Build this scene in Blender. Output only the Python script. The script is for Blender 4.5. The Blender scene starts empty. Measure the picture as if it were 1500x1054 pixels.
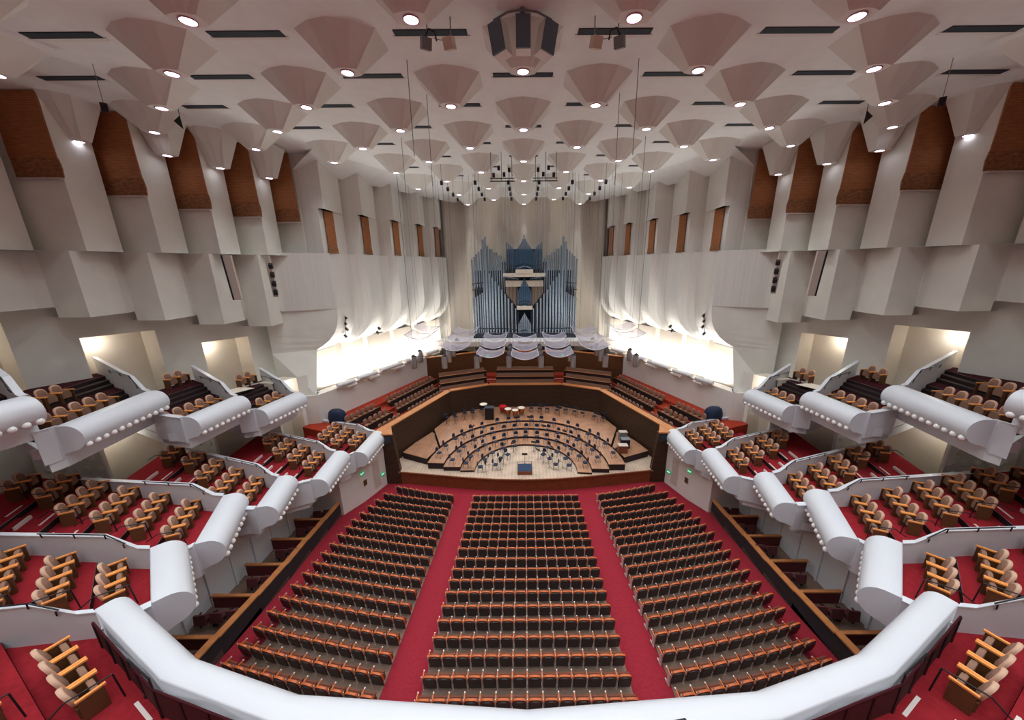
import bpy, math, random
from mathutils import Vector, Matrix
random.seed(7)
D = bpy.data
SC = bpy.context.scene
COL = SC.collection
H0 = 17.6            # eye height above the front of the orchestra floor; all heights below are measured from the eye
PI = math.pi

# ------------------------------------------------------------------ camera, world, exposure
cam_d = D.cameras.new('camera')
cam_d.sensor_width = 36.0
cam_d.lens = 510.0 / 1500.0 * 36.0
cam_d.shift_x = -19.0 / 1500.0
cam_d.clip_start = 0.1
cam_d.clip_end = 300
cam = D.objects.new('camera', cam_d)
COL.objects.link(cam)
cam.location = (0, 0, H0)
cam.rotation_euler = (Matrix.Rotation(math.radians(90 - 15.04), 3, 'X') @ Matrix.Rotation(math.radians(-0.4), 3, 'Z')).to_euler()
SC.camera = cam

world = D.worlds.new('world')
SC.world = world
world.use_nodes = True
world.node_tree.nodes['Background'].inputs[0].default_value = (0.8, 0.85, 1.0, 1)
world.node_tree.nodes['Background'].inputs[1].default_value = 0.0

SC.view_settings.view_transform = 'Standard'
SC.view_settings.look = 'None'
SC.view_settings.gamma = 1
SC.view_settings.use_curve_mapping = False
SC.view_settings.exposure = 0.12
SC.cycles.diffuse_bounces = 8
SC.cycles.glossy_bounces = 3
SC.cycles.transparent_max_bounces = 12
SC.cycles.caustics_reflective = False
SC.cycles.caustics_refractive = False
SC.cycles.sample_clamp_indirect = 6

LAMP_W = 705.0
def spot(name, loc, target, watts, angle, size=0.2, blend=0.6, col=(0.93, 0.97, 1.0)):
    l = D.lights.new(name, 'SPOT')
    l.energy = watts; l.spot_size = math.radians(angle); l.spot_blend = blend
    l.shadow_soft_size = size; l.color = col
    o = D.objects.new(name, l); COL.objects.link(o)
    p = Vector((loc[0], loc[1], loc[2] + H0)); t = Vector((target[0], target[1], target[2] + H0))
    o.location = p
    o.rotation_euler = (t - p).to_track_quat('-Z', 'Y').to_euler()
    return o
def point(name, loc, watts, size=0.15, col=(1, 0.96, 0.9)):
    l = D.lights.new(name, 'POINT'); l.energy = watts; l.shadow_soft_size = size; l.color = col
    o = D.objects.new(name, l); COL.objects.link(o); o.location = (loc[0], loc[1], loc[2] + H0)
    return o
def area(name, a, b, width, watts, aim, col=(1, 0.97, 0.92)):
    l = D.lights.new(name, 'AREA'); l.shape = 'RECTANGLE'
    A = Vector(a); B = Vector(b)
    l.size = (B - A).length; l.size_y = width; l.energy = watts; l.color = col
    o = D.objects.new(name, l); COL.objects.link(o)
    x = (B - A).normalized(); z = -Vector(aim).normalized(); y = z.cross(x).normalized(); z = x.cross(y)
    m = Matrix((x, y, z)).transposed().to_4x4()
    m.translation = (A + B) / 2 + Vector((0, 0, H0))
    o.matrix_world = m
    return o

# ------------------------------------------------------------------ materials
def lin(c):
    return tuple((x / 255 / 12.92) if x / 255 <= 0.04045 else ((x / 255 + 0.055) / 1.055) ** 2.4 for x in c)
def mat(name, rgb, rough=0.6, metal=0.0, noise=0.0, scale=4.0, emit=0.0, spec=0.4, stripes=None, vec=None):
    m = D.materials.new(name); m.use_nodes = True
    nt = m.node_tree; b = nt.nodes['Principled BSDF']
    c = lin(rgb) + (1,)
    b.inputs['Base Color'].default_value = c
    b.inputs['Roughness'].default_value = rough
    b.inputs['Metallic'].default_value = metal
    b.inputs['Specular IOR Level'].default_value = spec
    if emit:
        b.inputs['Emission Color'].default_value = c
        b.inputs['Emission Strength'].default_value = emit
    if noise or stripes:
        tc = nt.nodes.new('ShaderNodeTexCoord')
        n = nt.nodes.new('ShaderNodeTexNoise'); n.inputs['Scale'].default_value = scale; n.inputs['Detail'].default_value = 4
        mp = nt.nodes.new('ShaderNodeMapping')
        nt.links.new(tc.outputs['Object'], mp.inputs[0]); nt.links.new(mp.outputs[0], n.inputs['Vector'])
        if vec: mp.inputs['Scale'].default_value = vec
        r = nt.nodes.new('ShaderNodeValToRGB')
        lo = tuple(x * (1 - noise) for x in c[:3]) + (1,); hi = tuple(min(1, x * (1 + noise)) for x in c[:3]) + (1,)
        r.color_ramp.elements[0].position = 0.3; r.color_ramp.elements[1].position = 0.7
        r.color_ramp.elements[0].color = lo; r.color_ramp.elements[1].color = hi
        nt.links.new(n.outputs['Fac'], r.inputs[0])
        out = r.outputs[0]
        if stripes:
            axis, sc, amt = stripes
            w = nt.nodes.new('ShaderNodeTexWave'); w.wave_type = 'BANDS'; w.bands_direction = axis
            w.inputs['Scale'].default_value = sc; w.inputs['Distortion'].default_value = 0.3
            nt.links.new(tc.outputs['Object'], w.inputs['Vector'])
            mx = nt.nodes.new('ShaderNodeMix'); mx.data_type = 'RGBA'; mx.blend_type = 'MULTIPLY'
            mx.inputs['Factor'].default_value = amt
            nt.links.new(out, mx.inputs['A']); nt.links.new(w.outputs['Color'], mx.inputs['B'])
            out = mx.outputs['Result']
        nt.links.new(out, b.inputs['Base Color'])
    return m
M = {}
M['ceil'] = mat('ceiling_plaster', (226, 230, 229), 0.85, noise=0.03, scale=1.5)
M['pod'] = mat('pod_plaster', (220, 221, 215), 0.85, noise=0.03, scale=1.0)
M['wall'] = mat('wall_plaster', (226, 227, 219), 0.8, noise=0.04, scale=0.8)
M['board'] = mat('wall_boards', (222, 221, 215), 0.75, noise=0.04, scale=2.0, vec=(3, 3, 0.1), stripes=('X', 2.2, 0.05))
M['cream'] = mat('cream_plaster', (226, 217, 202), 0.8, noise=0.03, scale=1)
M['white'] = mat('white_plaster', (212, 215, 219), 0.55, noise=0.015, scale=2)
M['whitewall'] = mat('white_wall_paint', (215, 210, 205), 0.7, noise=0.02, scale=1)
M['rail'] = mat('white_rail_lacquer', (207, 211, 217), 0.35, noise=0.01, scale=1)
M['bulb'] = mat('bulb_glass', (240, 240, 238), 0.2)
M['carpet'] = mat('red_carpet', (140, 38, 50), 0.95, noise=0.10, scale=9, spec=0.1)
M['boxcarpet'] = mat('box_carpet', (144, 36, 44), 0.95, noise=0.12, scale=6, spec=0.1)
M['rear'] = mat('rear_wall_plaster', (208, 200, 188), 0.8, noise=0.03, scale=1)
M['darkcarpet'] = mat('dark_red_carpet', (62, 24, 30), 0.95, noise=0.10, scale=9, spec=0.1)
M['terracarpet'] = mat('terrace_carpet', (150, 54, 38), 0.95, noise=0.08, scale=9, spec=0.1)
M['deck'] = mat('seat_deck_wood', (128, 106, 92), 0.6, noise=0.2, scale=6, vec=(1, 4, 1))
M['nosing'] = mat('step_nosing', (225, 215, 210), 0.5)
M['riserdark'] = mat('riser_dark', (42, 26, 28), 0.7)
M['banner'] = mat('brown_banner', (166, 106, 64), 0.75, noise=0.22, scale=3, vec=(0.6, 0.6, 5), stripes=('Z', 3.2, 0.28))
M['bannerlow'] = mat('brown_banner_hem', (140, 94, 60), 0.8, noise=0.45, scale=3.5, vec=(1, 1, 3))
M['ledge'] = mat('banner_ledge', (190, 178, 168), 0.6)
M['wood'] = mat('brown_wood', (92, 58, 34), 0.45, noise=0.18, scale=3, vec=(1, 1, 8))
M['woodcap'] = mat('wood_cap', (186, 122, 74), 0.4, noise=0.12, scale=4)
M['stagewall'] = mat('stage_wall_wood', (62, 44, 31), 0.5, noise=0.22, scale=2, vec=(1, 1, 6), stripes=('Z', 0.55, 0.15))
M['stagefloor'] = mat('stage_boards', (190, 168, 148), 0.4, noise=0.16, scale=1.6, stripes=('X', 1.1, 0.15))
M['risertop'] = mat('riser_boards', (166, 122, 94), 0.42, noise=0.18, scale=1.8, stripes=('X', 1.1, 0.15))
M['stagefront'] = mat('stage_apron_wood', (120, 66, 38), 0.5, noise=0.15, scale=3)
M['boxwood'] = mat('box_parapet_paint', (34, 40, 42), 0.6, noise=0.1, scale=3)
M['boxdiv'] = mat('box_divider_panel', (98, 36, 40), 0.7)
M['seatwood'] = mat('seat_back_wood', (186, 94, 46), 0.35, noise=0.15, scale=6)
M['seatpad'] = mat('seat_dark_leather', (52, 40, 42), 0.45)
M['seatcush'] = mat('seat_brown_cushion', (112, 60, 40), 0.7)
M['standard'] = mat('seat_standard_metal', (205, 200, 195), 0.35, metal=0.3)
M['beige'] = mat('beige_upholstery', (138, 104, 86), 0.9, noise=0.08, scale=20)
M['beigerim'] = mat('beige_piping', (200, 164, 140), 0.9)
M['arm'] = mat('pale_arm_wood', (240, 158, 86), 0.4, noise=0.08, scale=6)
M['darkwood'] = mat('dark_chair_wood', (96, 62, 36), 0.5, noise=0.1, scale=6)
M['maroon'] = mat('maroon_upholstery', (92, 44, 48), 0.8)
M['black'] = mat('black_metal', (26, 26, 30), 0.4)
M['navy'] = mat('navy_upholstery', (12, 30, 58), 0.7)
M['speaker'] = mat('speaker_grille', (96, 112, 126), 0.8, noise=0.1, scale=60)
M['grey'] = mat('grey_metal', (120, 122, 126), 0.5)
M['slot'] = mat('slot_dark', (44, 54, 62), 0.8)
M['chrome'] = mat('polished_chrome', (176, 186, 196), 0.2, metal=0.55)
M['pipe'] = mat('organ_pipe_tin', (168, 188, 206), 0.26, metal=0.8)
M['pipedark'] = mat('organ_pipe_blue', (84, 114, 144), 0.35, metal=0.6)
M['pipewood'] = mat('organ_pipe_wood', (150, 130, 112), 0.6)
M['organcase'] = mat('organ_case', (205, 192, 174), 0.6)
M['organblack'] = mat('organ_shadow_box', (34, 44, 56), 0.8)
M['lamp'] = mat('lamp_glow', (240, 240, 255), 0.4, emit=9.0)
M['trim'] = mat('lamp_trim', (200, 150, 165), 0.3)
M['exit'] = mat('exit_green', (20, 150, 95), 0.4, emit=0.6)
M['exittext'] = mat('exit_letters', (235, 255, 245), 0.4, emit=1.2)
M['copper'] = mat('copper_kettle', (176, 112, 62), 0.25, metal=0.9)
M['drumhead'] = mat('drum_head', (225, 215, 200), 0.5)
M['redmat'] = mat('red_lacquer', (190, 30, 40), 0.3)
M['bluerug'] = mat('blue_podium_carpet', (38, 60, 88), 0.9)
M['paper'] = mat('white_paper', (235, 235, 230), 0.7)
M['mesh'] = mat('guard_mesh', (70, 24, 28), 0.8, noise=0.2, scale=40)
def acrylic():
    m = D.materials.new('clear_acrylic'); m.use_nodes = True
    nt = m.node_tree; nt.nodes.clear()
    o = nt.nodes.new('ShaderNodeOutputMaterial'); mx = nt.nodes.new('ShaderNodeMixShader'); mx.inputs[0].default_value = 0.28
    t = nt.nodes.new('ShaderNodeBsdfTransparent'); t.inputs[0].default_value = (0.95, 0.95, 0.98, 1)
    p = nt.nodes.new('ShaderNodeBsdfPrincipled'); p.inputs['Base Color'].default_value = (0.62, 0.58, 0.66, 1); p.inputs['Roughness'].default_value = 0.18
    nt.links.new(t.outputs[0], mx.inputs[1]); nt.links.new(p.outputs[0], mx.inputs[2]); nt.links.new(mx.outputs[0], o.inputs[0])
    return m
M['acrylic'] = acrylic()
M['acrylicedge'] = mat('acrylic_edge', (214, 210, 222), 0.2)

# ------------------------------------------------------------------ mesh helpers
class MB:
    def __init__(s): s.v = []; s.f = []; s.m = []; s.s = []
    def add(s, vs, fs, m=0, smooth=False):
        b = len(s.v); s.v += [tuple(p) for p in vs]
        for f in fs: s.f.append(tuple(i + b for i in f)); s.m.append(m); s.s.append(smooth)
        return s
    def box(s, c, d, rz=0.0, m=0, rx=0.0):
        R = Matrix.Rotation(rz, 3, 'Z') @ Matrix.Rotation(rx, 3, 'X')
        vs = [Vector(c) + R @ Vector((x * d[0] / 2, y * d[1] / 2, z * d[2] / 2)) for x in (-1, 1) for y in (-1, 1) for z in (-1, 1)]
        return s.add(vs, [(0, 1, 3, 2), (4, 6, 7, 5), (0, 4, 5, 1), (2, 3, 7, 6), (0, 2, 6, 4), (1, 5, 7, 3)], m)
    def prism(s, poly, vec, m=0, smooth=False):
        n = len(poly); V = Vector(vec); a = [Vector(p) for p in poly]; b = [p + V for p in a]
        fs = [(i, (i + 1) % n, n + (i + 1) % n, n + i) for i in range(n)]
        s.add(a + b, fs, m, smooth)
        s.add(a, [tuple(range(n - 1, -1, -1))], m); s.add(b, [tuple(range(n))], m)
        return s
    def slab(s, xy, z0, z1, m=0):
        return s.prism([(x, y, z0) for x, y in xy], (0, 0, z1 - z0), m)
    def loft(s, rings, closed=True, caps=True, m=0, smooth=True):
        n = len(rings[0]); vs = [p for r in rings for p in r]; fs = []
        for i in range(len(rings) - 1):
            for j in range(n if closed else n - 1):
                k = (j + 1) % n
                fs.append((i * n + j, i * n + k, (i + 1) * n + k, (i + 1) * n + j))
        s.add(vs, fs, m, smooth)
        if caps:
            s.add(rings[0], [tuple(range(n - 1, -1, -1))], m); s.add(rings[-1], [tuple(range(n))], m)
        return s
    def cyl(s, a, b, r0, r1=None, n=10, m=0, caps=True):
        r1 = r0 if r1 is None else r1
        A = Vector(a); B = Vector(b); d = (B - A).normalized()
        u = d.orthogonal().normalized(); w = d.cross(u)
        ring = lambda P, r: [P + (u * math.cos(2 * PI * i / n) + w * math.sin(2 * PI * i / n)) * r for i in range(n)]
        return s.loft([ring(A, r0), ring(B, r1)], m=m, caps=caps)
    def tube(s, path, r, n=6, m=0):
        for a, b in zip(path[:-1], path[1:]): s.cyl(a, b, r, n=n, m=m)
        return s
    def lathe(s, c, prof, n=16, m=0, caps=True, smooth=True):
        rings = [[(c[0] + r * math.cos(2 * PI * i / n), c[1] + r * math.sin(2 * PI * i / n), c[2] + z) for i in range(n)] for r, z in prof]
        return s.loft(rings, caps=caps, m=m, smooth=smooth)
    def ball(s, c, r, n=10, m=0, sz=1.0):
        k = 6
        prof = [(max(1e-3, r * math.sin(PI * i / k)), -r * sz * math.cos(PI * i / k)) for i in range(k + 1)]
        return s.lathe(c, prof, n, m)
    def quad(s, a, b, c, d, m=0): return s.add([a, b, c, d], [(0, 1, 2, 3)], m)
    def mesh(s, name, mats, flip=False, loc=(0, 0, 0), dz=0.0):
        k = -1 if flip else 1
        me = D.meshes.new(name)
        me.from_pydata([(k * x - loc[0], y - loc[1], z - loc[2] + dz) for x, y, z in s.v], [], [f[::k] for f in s.f])
        me.polygons.foreach_set('material_index', s.m); me.polygons.foreach_set('use_smooth', s.s)
        for q in mats: me.materials.append(M[q])
        me.update()
        return me
    def build(s, name, mats, parent=None, flip=False, local=False):
        """world coordinates (heights from the eye); under a parent they are taken to the parent's frame. local: already in the parent's frame."""
        if isinstance(mats, str): mats = [mats]
        if local:
            me = s.mesh(name, mats, flip)
        else:
            L = Vector(parent.location) if parent is not None else Vector((0, 0, 0))
            if parent is not None and parent.parent is not None: L = L + Vector(parent.parent.location)
            me = s.mesh(name, mats, flip, L, H0)
        o = D.objects.new(name, me); COL.objects.link(o)
        if parent is not None: o.parent = parent
        return o
def tag(o, label, cat, group=None, kind=None):
    o['label'] = label; o['category'] = cat
    if group: o['group'] = group
    if kind: o['kind'] = kind
    return o
def struct(o, label=None):
    o['kind'] = 'structure'
    if label: o['label'] = label
    return o
def thing(name, loc, label, cat, group=None, rz=0.0):
    o = D.objects.new(name, None); COL.objects.link(o)
    o.empty_display_size = 0.2
    o.location = (loc[0], loc[1], loc[2] + H0); o.rotation_euler = (0, 0, rz)
    return tag(o, label, cat, group)
def kid(parent, name, me):
    o = D.objects.new(name, me); COL.objects.link(o); o.parent = parent
    return o
def dup(root, loc, rz, label, group=None):
    r = root.copy(); COL.objects.link(r)
    r.location = (loc[0], loc[1], loc[2] + H0); r.rotation_euler = (0, 0, rz)
    r['label'] = label
    if group: r['group'] = group
    for ch in root.children:
        c = ch.copy(); COL.objects.link(c); c.parent = r
        for g in ch.children:
            d = g.copy(); COL.objects.link(d); d.parent = c
    return r
ORD = ['zeroth', 'first', 'second', 'third', 'fourth', 'fifth', 'sixth', 'seventh', 'eighth', 'ninth', 'tenth', 'eleventh', 'twelfth', 'thirteenth',
       'fourteenth', 'fifteenth', 'sixteenth', 'seventeenth', 'eighteenth', 'nineteenth', 'twentieth', 'twenty-first', 'twenty-second']
SIDES = ((False, 'left', -1), (True, 'right', 1))
def fx(p, flip):
    return (-p[0],) + tuple(p[1:]) if flip else tuple(p)

# ================================================================== ORCHESTRA FLOOR, STAGE SHELL
FZ = lambda y: -17.63 + (22.62 - y) * 0.131        # raked floor
def raked(poly, lift, th, name, mt, flip=False):
    b = MB(); top = [(x, y, FZ(min(y, 23.6)) + lift) for x, y in poly]
    b.prism([(x, y, z - th) for x, y, z in top], (0, 0, th))
    return struct(b.build(name, mt, flip=flip))
b = MB()
ys = [-14, 6, 23.6, 29]
for y0, y1 in zip(ys[:-1], ys[1:]):
    z0, z1 = FZ(min(y0, 23.6)), FZ(min(y1, 23.6))
    b.quad((-20, y0, z0), (20, y0, z0), (20, y1, z1), (-20, y1, z1))
struct(b.build('floor', 'carpet'))
raked([(-4.08, 8.3), (4.08, 8.3), (4.02, 23.0), (-4.02, 23.0)], 0.03, 0.1, 'floor_2', 'deck')
for flip, sd, s in SIDES:
    raked([(-5.66, 8.2), (-5.6, 23.0), (-10.1, 24.0), (-11.1, 22.6), (-11.55, 18.5), (-11.9, 9.6)], 0.03, 0.1, 'floor_%d' % (3 + (s > 0)), 'deck', flip)

STZ = -16.6
RC = (0.0, 25.8)
# stage slab, its curved apron and the wooden stage walls
front = [(-10.6, 25.85), (-8, 25.45), (-5, 25.0), (-2.5, 24.72), (0, 24.62), (2.5, 24.72), (5, 25.0), (8, 25.45), (10.6, 25.85)]
b = MB(); b.slab(front + [(12.0, 26.0), (8.2, 36.3), (4.1, 38.6), (-4.1, 38.6), (-8.2, 36.3), (-12.0, 26.0)], STZ - 0.12, STZ)
struct(b.build('floor_5', 'stagefloor'), 'pale wooden stage floor')
b = MB()
for (x0, y0), (x1, y1) in zip(front[:-1], front[1:]):
    b.prism([(x0, y0 + 0.03, STZ - 0.13), (x1, y1 + 0.03, STZ - 0.13), (x1, y1 + 0.1, -17.8), (x0, y0 + 0.1, -17.8)], (0, 0.15, 0))
    b.prism([(x0, y0 - 0.04, STZ - 0.12), (x1, y1 - 0.04, STZ - 0.12), (x1, y1 - 0.04, STZ + 0.004), (x0, y0 - 0.04, STZ + 0.004)], (0, 0.1, 0))
struct(b.build('trim_1', 'stagefront'), 'brown wooden stage apron')
RAILZ = -13.1
b = MB(); cap = MB()
wl = [(-12.1, 25.9), (-8.2, 36.0), (-4.15, 37.95), (4.15, 37.95), (8.2, 36.0), (12.1, 25.9)]
for i, ((x0, y0), (x1, y1)) in enumerate(zip(wl[:-1], wl[1:])):
    d = Vector((x1 - x0, y1 - y0, 0)).normalized(); n = Vector((-d.y, d.x, 0)) * 0.35
    b.prism([(x0, y0, -17.7), (x1, y1, -17.7), (x1, y1, RAILZ - 0.08), (x0, y0, RAILZ - 0.08)], n)
    a0 = Vector((x0, y0, RAILZ - 0.08)) - n * 0.25; a1 = Vector((x1, y1, RAILZ - 0.08)) - n * 0.25
    cap.prism([a0, a1, a1 + n * 1.9, a0 + n * 1.9], (0, 0, 0.09))
struct(b.build('wall_stage', 'stagewall'), 'dark wooden wall around the stage')
struct(cap.build('trim_2', 'woodcap'), 'wooden cap rail on top of the stage wall')
for flip, sd, s in SIDES:      # pier faces at the stage mouth
    b = MB(); b.prism([(-12.15, 25.9, -17.8), (-10.55, 25.86, -17.8), (-10.55, 25.86, STZ + 0.0), (-10.9, 25.86, RAILZ - 0.1), (-12.15, 25.9, RAILZ - 0.1)], (0, 0.4, 0))
    b.box((-11.4, 25.84, RAILZ - 0.55), (0.75, 0.03, 0.6), m=1)
    b.prism([(-12.3, 25.8, RAILZ - 0.1), (-10.85, 25.8, RAILZ - 0.1), (-11.6, 27.6, RAILZ - 0.1), (-12.3, 27.2, RAILZ - 0.1)], (0, 0, 0.1), m=2)
    struct(b.build('wall_pier_' + sd, ['stagewall', 'slot', 'woodcap'], flip=flip))

# stage risers: four concentric steps, then the rear platform
def sector(r0, r1, a0, a1, n=26):
    p = [(RC[0] + r1 * math.cos(a0 + (a1 - a0) * i / n), RC[1] + r1 * math.sin(a0 + (a1 - a0) * i / n)) for i in range(n + 1)]
    q = [(RC[0] + r0 * math.cos(a1 - (a1 - a0) * i / n), RC[1] + r0 * math.sin(a1 - (a1 - a0) * i / n)) for i in range(n + 1)]
    return p + q
RR = [4.3, 5.5, 6.95, 8.35]
NM = ['innermost low curved riser around the conductor', 'second curved riser, one step up', 'third curved riser, two steps up']
for k in range(3):
    t = thing('stage_riser', (0, RC[1] + RR[k] + 0.5, STZ), NM[k] + ' on the stage floor', 'stage riser', 'curved stage risers')
    z = STZ + 0.2 * (k + 1)
    pl = sector(RR[k], RR[k + 1] - 0.01, math.radians(-6 + 3 * k), math.radians(181 - 2 * k))
    b = MB(); b.slab(pl, z - 0.03, z); b.build('deck', 'risertop', t)
    b = MB(); b.slab(sector(RR[k] + 0.02, RR[k + 1] - 0.02, math.radians(-5.5 + 3 * k), math.radians(180.5 - 2 * k)), STZ, z - 0.03); b.build('skirt', 'riserdark', t)
t = thing('stage_platform', (0, 35, STZ), 'rear wooden platform behind the curved risers, against the stage wall', 'stage platform')
z = STZ + 0.8
n = 26; inner = [(RC[0] + 8.36 * math.cos(PI * i / n), RC[1] + 8.36 * math.sin(PI * i / n)) for i in range(3, n - 2)]
outer = [(-9.2, 32.2), (-8.0, 35.9), (-4.1, 37.85), (4.1, 37.85), (8.0, 35.9), (9.2, 32.2)]
b = MB(); b.slab(inner + outer, z - 0.03, z); b.build('deck', 'risertop', t)
b = MB(); b.slab(inner + outer, STZ, z - 0.03); b.build('skirt', 'riserdark', t)
for flip, sd, s in SIDES:
    t = thing('stage_platform', (s * 9.6, 29, STZ), 'low wooden side platform on the %s of the stage between risers and wall' % sd, 'stage platform')
    p = [(-8.55, 26.9), (-8.0, 28.75), (-9.32, 32.0), (-10.4, 29.8), (-11.0, 28.0)]
    b = MB(); b.slab(p, STZ + 0.57, STZ + 0.6); b.build('deck', 'risertop', t, flip)
    b = MB(); b.slab(p, STZ, STZ + 0.57); b.build('skirt', 'riserdark', t, flip)

# ================================================================== SIDE WALLS IN PLEATED TIERS
HOUSE = [(-26.9, 14.6), (-25.3, 17.08), (-23.4, 19.55), (-21.85, 22.0), (-20.35, 24.45), (-18.9, 26.9)]
LASTB = (-17.6, 29.2)
STG = [(-15.75, 29.6), (-14.3, 33.1), (-12.8, 36.75), (-11.35, 40.3), (-10.15, 43.1)]
def pleat(bs, dark, light, back, end):
    """plan of a sawtooth wall: at each corner B a face turned to the audience of width DARK, then a face along the hall"""
    p = []
    for i, (x, y) in enumerate(bs):
        nx, ny = bs[i + 1] if i + 1 < len(bs) else end
        p += [(x - dark, y), (x, y), (x - 0.12, y + (ny - y) * light), (nx - back, ny - 0.03)]
    return p
def wallstrip(plan, z0, z1, name, mt, flip, th=0.15, shift0=None):
    b = MB()
    for (x0, y0), (x1, y1) in zip(plan[:-1], plan[1:]):
        b.quad((x0, y0, z0), (x1, y1, z0), (x1, y1, z1), (x0, y0, z1))
    # bottom edge thickness
    for (x0, y0), (x1, y1) in zip(plan[:-1], plan[1:]):
        b.quad((x0, y0, z0), (x1, y1, z0), (x1 - 0.9, y1 + 0.3, z0), (x0 - 0.9, y0 + 0.3, z0))
    return struct(b.build(name, mt, flip=flip))
for flip, sd, s in SIDES:
    # house part: high tier, middle tier, low tier, each hung a little further out or in
    p1 = pleat(HOUSE, 2.9, 0.76, 2.9, LASTB)
    p1 += [(-20.6, 29.5), (-17.6, 29.5), (-17.6, 30.2)]
    wallstrip(p1, 0.95, 9.0, 'wall_%s_upper_house' % sd, 'wall', flip)
    bs2 = [(x - 0.55, y - 0.35) for x, y in HOUSE]
    p2 = pleat(bs2, 1.75, 0.8, 1.8, (LASTB[0] - 0.4, LASTB[1] - 0.3))
    b = MB()
    zb = [-1.4, -2.0, -2.55, -3.1, -3.75, -4.3]
    for i in range(len(bs2)):
        q = p2[i * 4:i * 4 + 5]
        for (x0, y0), (x1, y1) in zip(q[:-1], q[1:]):
            b.quad((x0, y0, zb[i]), (x1, y1, zb[i]), (x1, y1, 0.95), (x0, y0, 0.95))
            b.quad((x0, y0, zb[i]), (x1, y1, zb[i]), (x1 - 1.6, y1 + 0.5, zb[i]), (x0 - 1.6, y0 + 0.5, zb[i]))
    b.quad((-21.0, 28.6, -4.6), (-17.95, 29.1, -4.6), (-17.95, 29.1, 0.95), (-21.0, 28.6, 0.95))
    b.quad((-27.4, 14.3, 0.95), (-18, 29, 0.95), (-20, 30, 0.95), (-29, 15, 0.95))
    struct(b.build('wall_%s_middle_house' % sd, 'wall', flip=flip))
    # stage part: top tier, banner tier, board tier and the undercut cove
    pe = (-9.0, 46.2)
    t1 = pleat(STG, 1.9, 0.9, 1.75, pe)
    t1 = [(-18.2, 29.55)] + t1[1:]
    wallstrip(t1, 4.5, 8.4, 'wall_%s_top_stage' % sd, 'board', flip)
    b = MB(); dk = MB()
    for i, (x, y) in enumerate(STG):       # banner tier with dark gaps
        nx, ny = STG[i + 1] if i + 1 < len(STG) else pe
        x0 = -18.2 if i == 0 else x - 1.75
        b.quad((x0, y, 1.15), (x - 0.5, y, 1.15), (x - 0.5, y, 4.5), (x0, y, 4.5))
        b.quad((x - 0.5, y, 1.15), (x - 0.55, y + 1.0, 1.15), (x - 0.55, y + 1.0, 4.5), (x - 0.5, y, 4.5))
        b.quad((x - 0.25, y + 1.7, 1.15), (nx - 1.75, ny, 1.15), (nx - 1.75, ny, 4.5), (x - 0.25, y + 1.7, 4.5))
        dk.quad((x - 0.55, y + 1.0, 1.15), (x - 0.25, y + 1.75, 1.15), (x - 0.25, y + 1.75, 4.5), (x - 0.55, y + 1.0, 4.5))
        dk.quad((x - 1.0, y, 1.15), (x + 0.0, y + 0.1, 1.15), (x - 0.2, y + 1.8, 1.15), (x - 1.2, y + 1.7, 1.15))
        b.quad((x0, y, 4.5), (x, y, 4.5), (x - 0.2, y + 1.8, 4.5), (x0, y + 1.8, 4.5))
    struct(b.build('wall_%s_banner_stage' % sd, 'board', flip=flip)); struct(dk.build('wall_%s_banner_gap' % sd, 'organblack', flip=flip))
    st3 = [(x - 0.1, y) for x, y in STG]
    t3 = pleat(st3, 0.95, 0.9, 0.95, pe)
    t3 = [(-19.2, 28.0)] + t3[1:]
    wallstrip(t3, -3.35, 1.15, 'wall_%s_boards_stage' % sd, 'board', flip)
    # cove: the same pleats curving back outward and flattening towards the light trough
    b = MB(); fb = MB()
    prof = [(0, -3.35), (0.04, -4.0), (0.16, -4.7), (0.42, -5.35), (0.85, -5.95), (1.35, -6.4), (1.9, -6.75)]
    c3 = t3[1:]
    A0, A1 = Vector(c3[0]), Vector(c3[-1])
    def cp_(p, o, z):
        p = Vector(p); t_ = (p - A0).dot(A1 - A0) / (A1 - A0).length_squared; q = A0 + (A1 - A0) * t_
        q = p.lerp(q, min(1, o / 1.5) * 0.75)
        return (q.x - o, q.y - 0.35 * o, z)
    for p0, p1_ in zip(c3[:-1], c3[1:]):
        b.loft([[cp_(p0, o, z), cp_(p1_, o, z)] for o, z in prof], closed=False, caps=False)
    o, z = prof[-1]
    for p0, p1_ in zip(c3[:-1], c3[1:]):          # lip
        e0, e1 = Vector(cp_(p0, o, z)), Vector(cp_(p1_, o, z)); dn = Vector((0, 0, -0.16)); bk = Vector((-1.2, 0.3, 0))
        b.quad(e0, e1, e1 + dn, e0 + dn); b.quad(e0 + dn, e1 + dn, e1 + dn + bk, e0 + dn + bk)
    # flat end wall whose edge follows the curve, carried on down to the boxes
    for (o0, z0), (o1, z1) in zip(prof[:-1], prof[1:]):
        fb.quad((-20.6, 27.6, z0), cp_(c3[0], o0, z0), cp_(c3[0], o1, z1), (-20.6, 27.6, z1))
    e0 = cp_(c3[0], o, z)
    fb.quad((-20.6, 27.6, z), e0, (-17.55, 27.6, -10.4), (-20.6, 27.6, -10.4))
    fb.quad((-21.2, 27.4, 1.15), (-19.2, 28.0, 1.15), (-19.2, 28.0, -3.35), (-21.2, 27.4, -3.35))
    struct(fb.build('wall_%s_cove_end' % sd, 'wall', flip=flip))
    struct(b.build('wall_%s_cove' % sd, 'board', flip=flip))
    # bright niche behind the trough, bay by bay
    b = MB()
    nb = [(-17.85, 28.9), (-16.95, 31.0), (-15.6, 33.6), (-14.25, 37.0), (-12.9, 40.3), (-11.9, 43.0), (-11.0, 45.6)]
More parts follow.
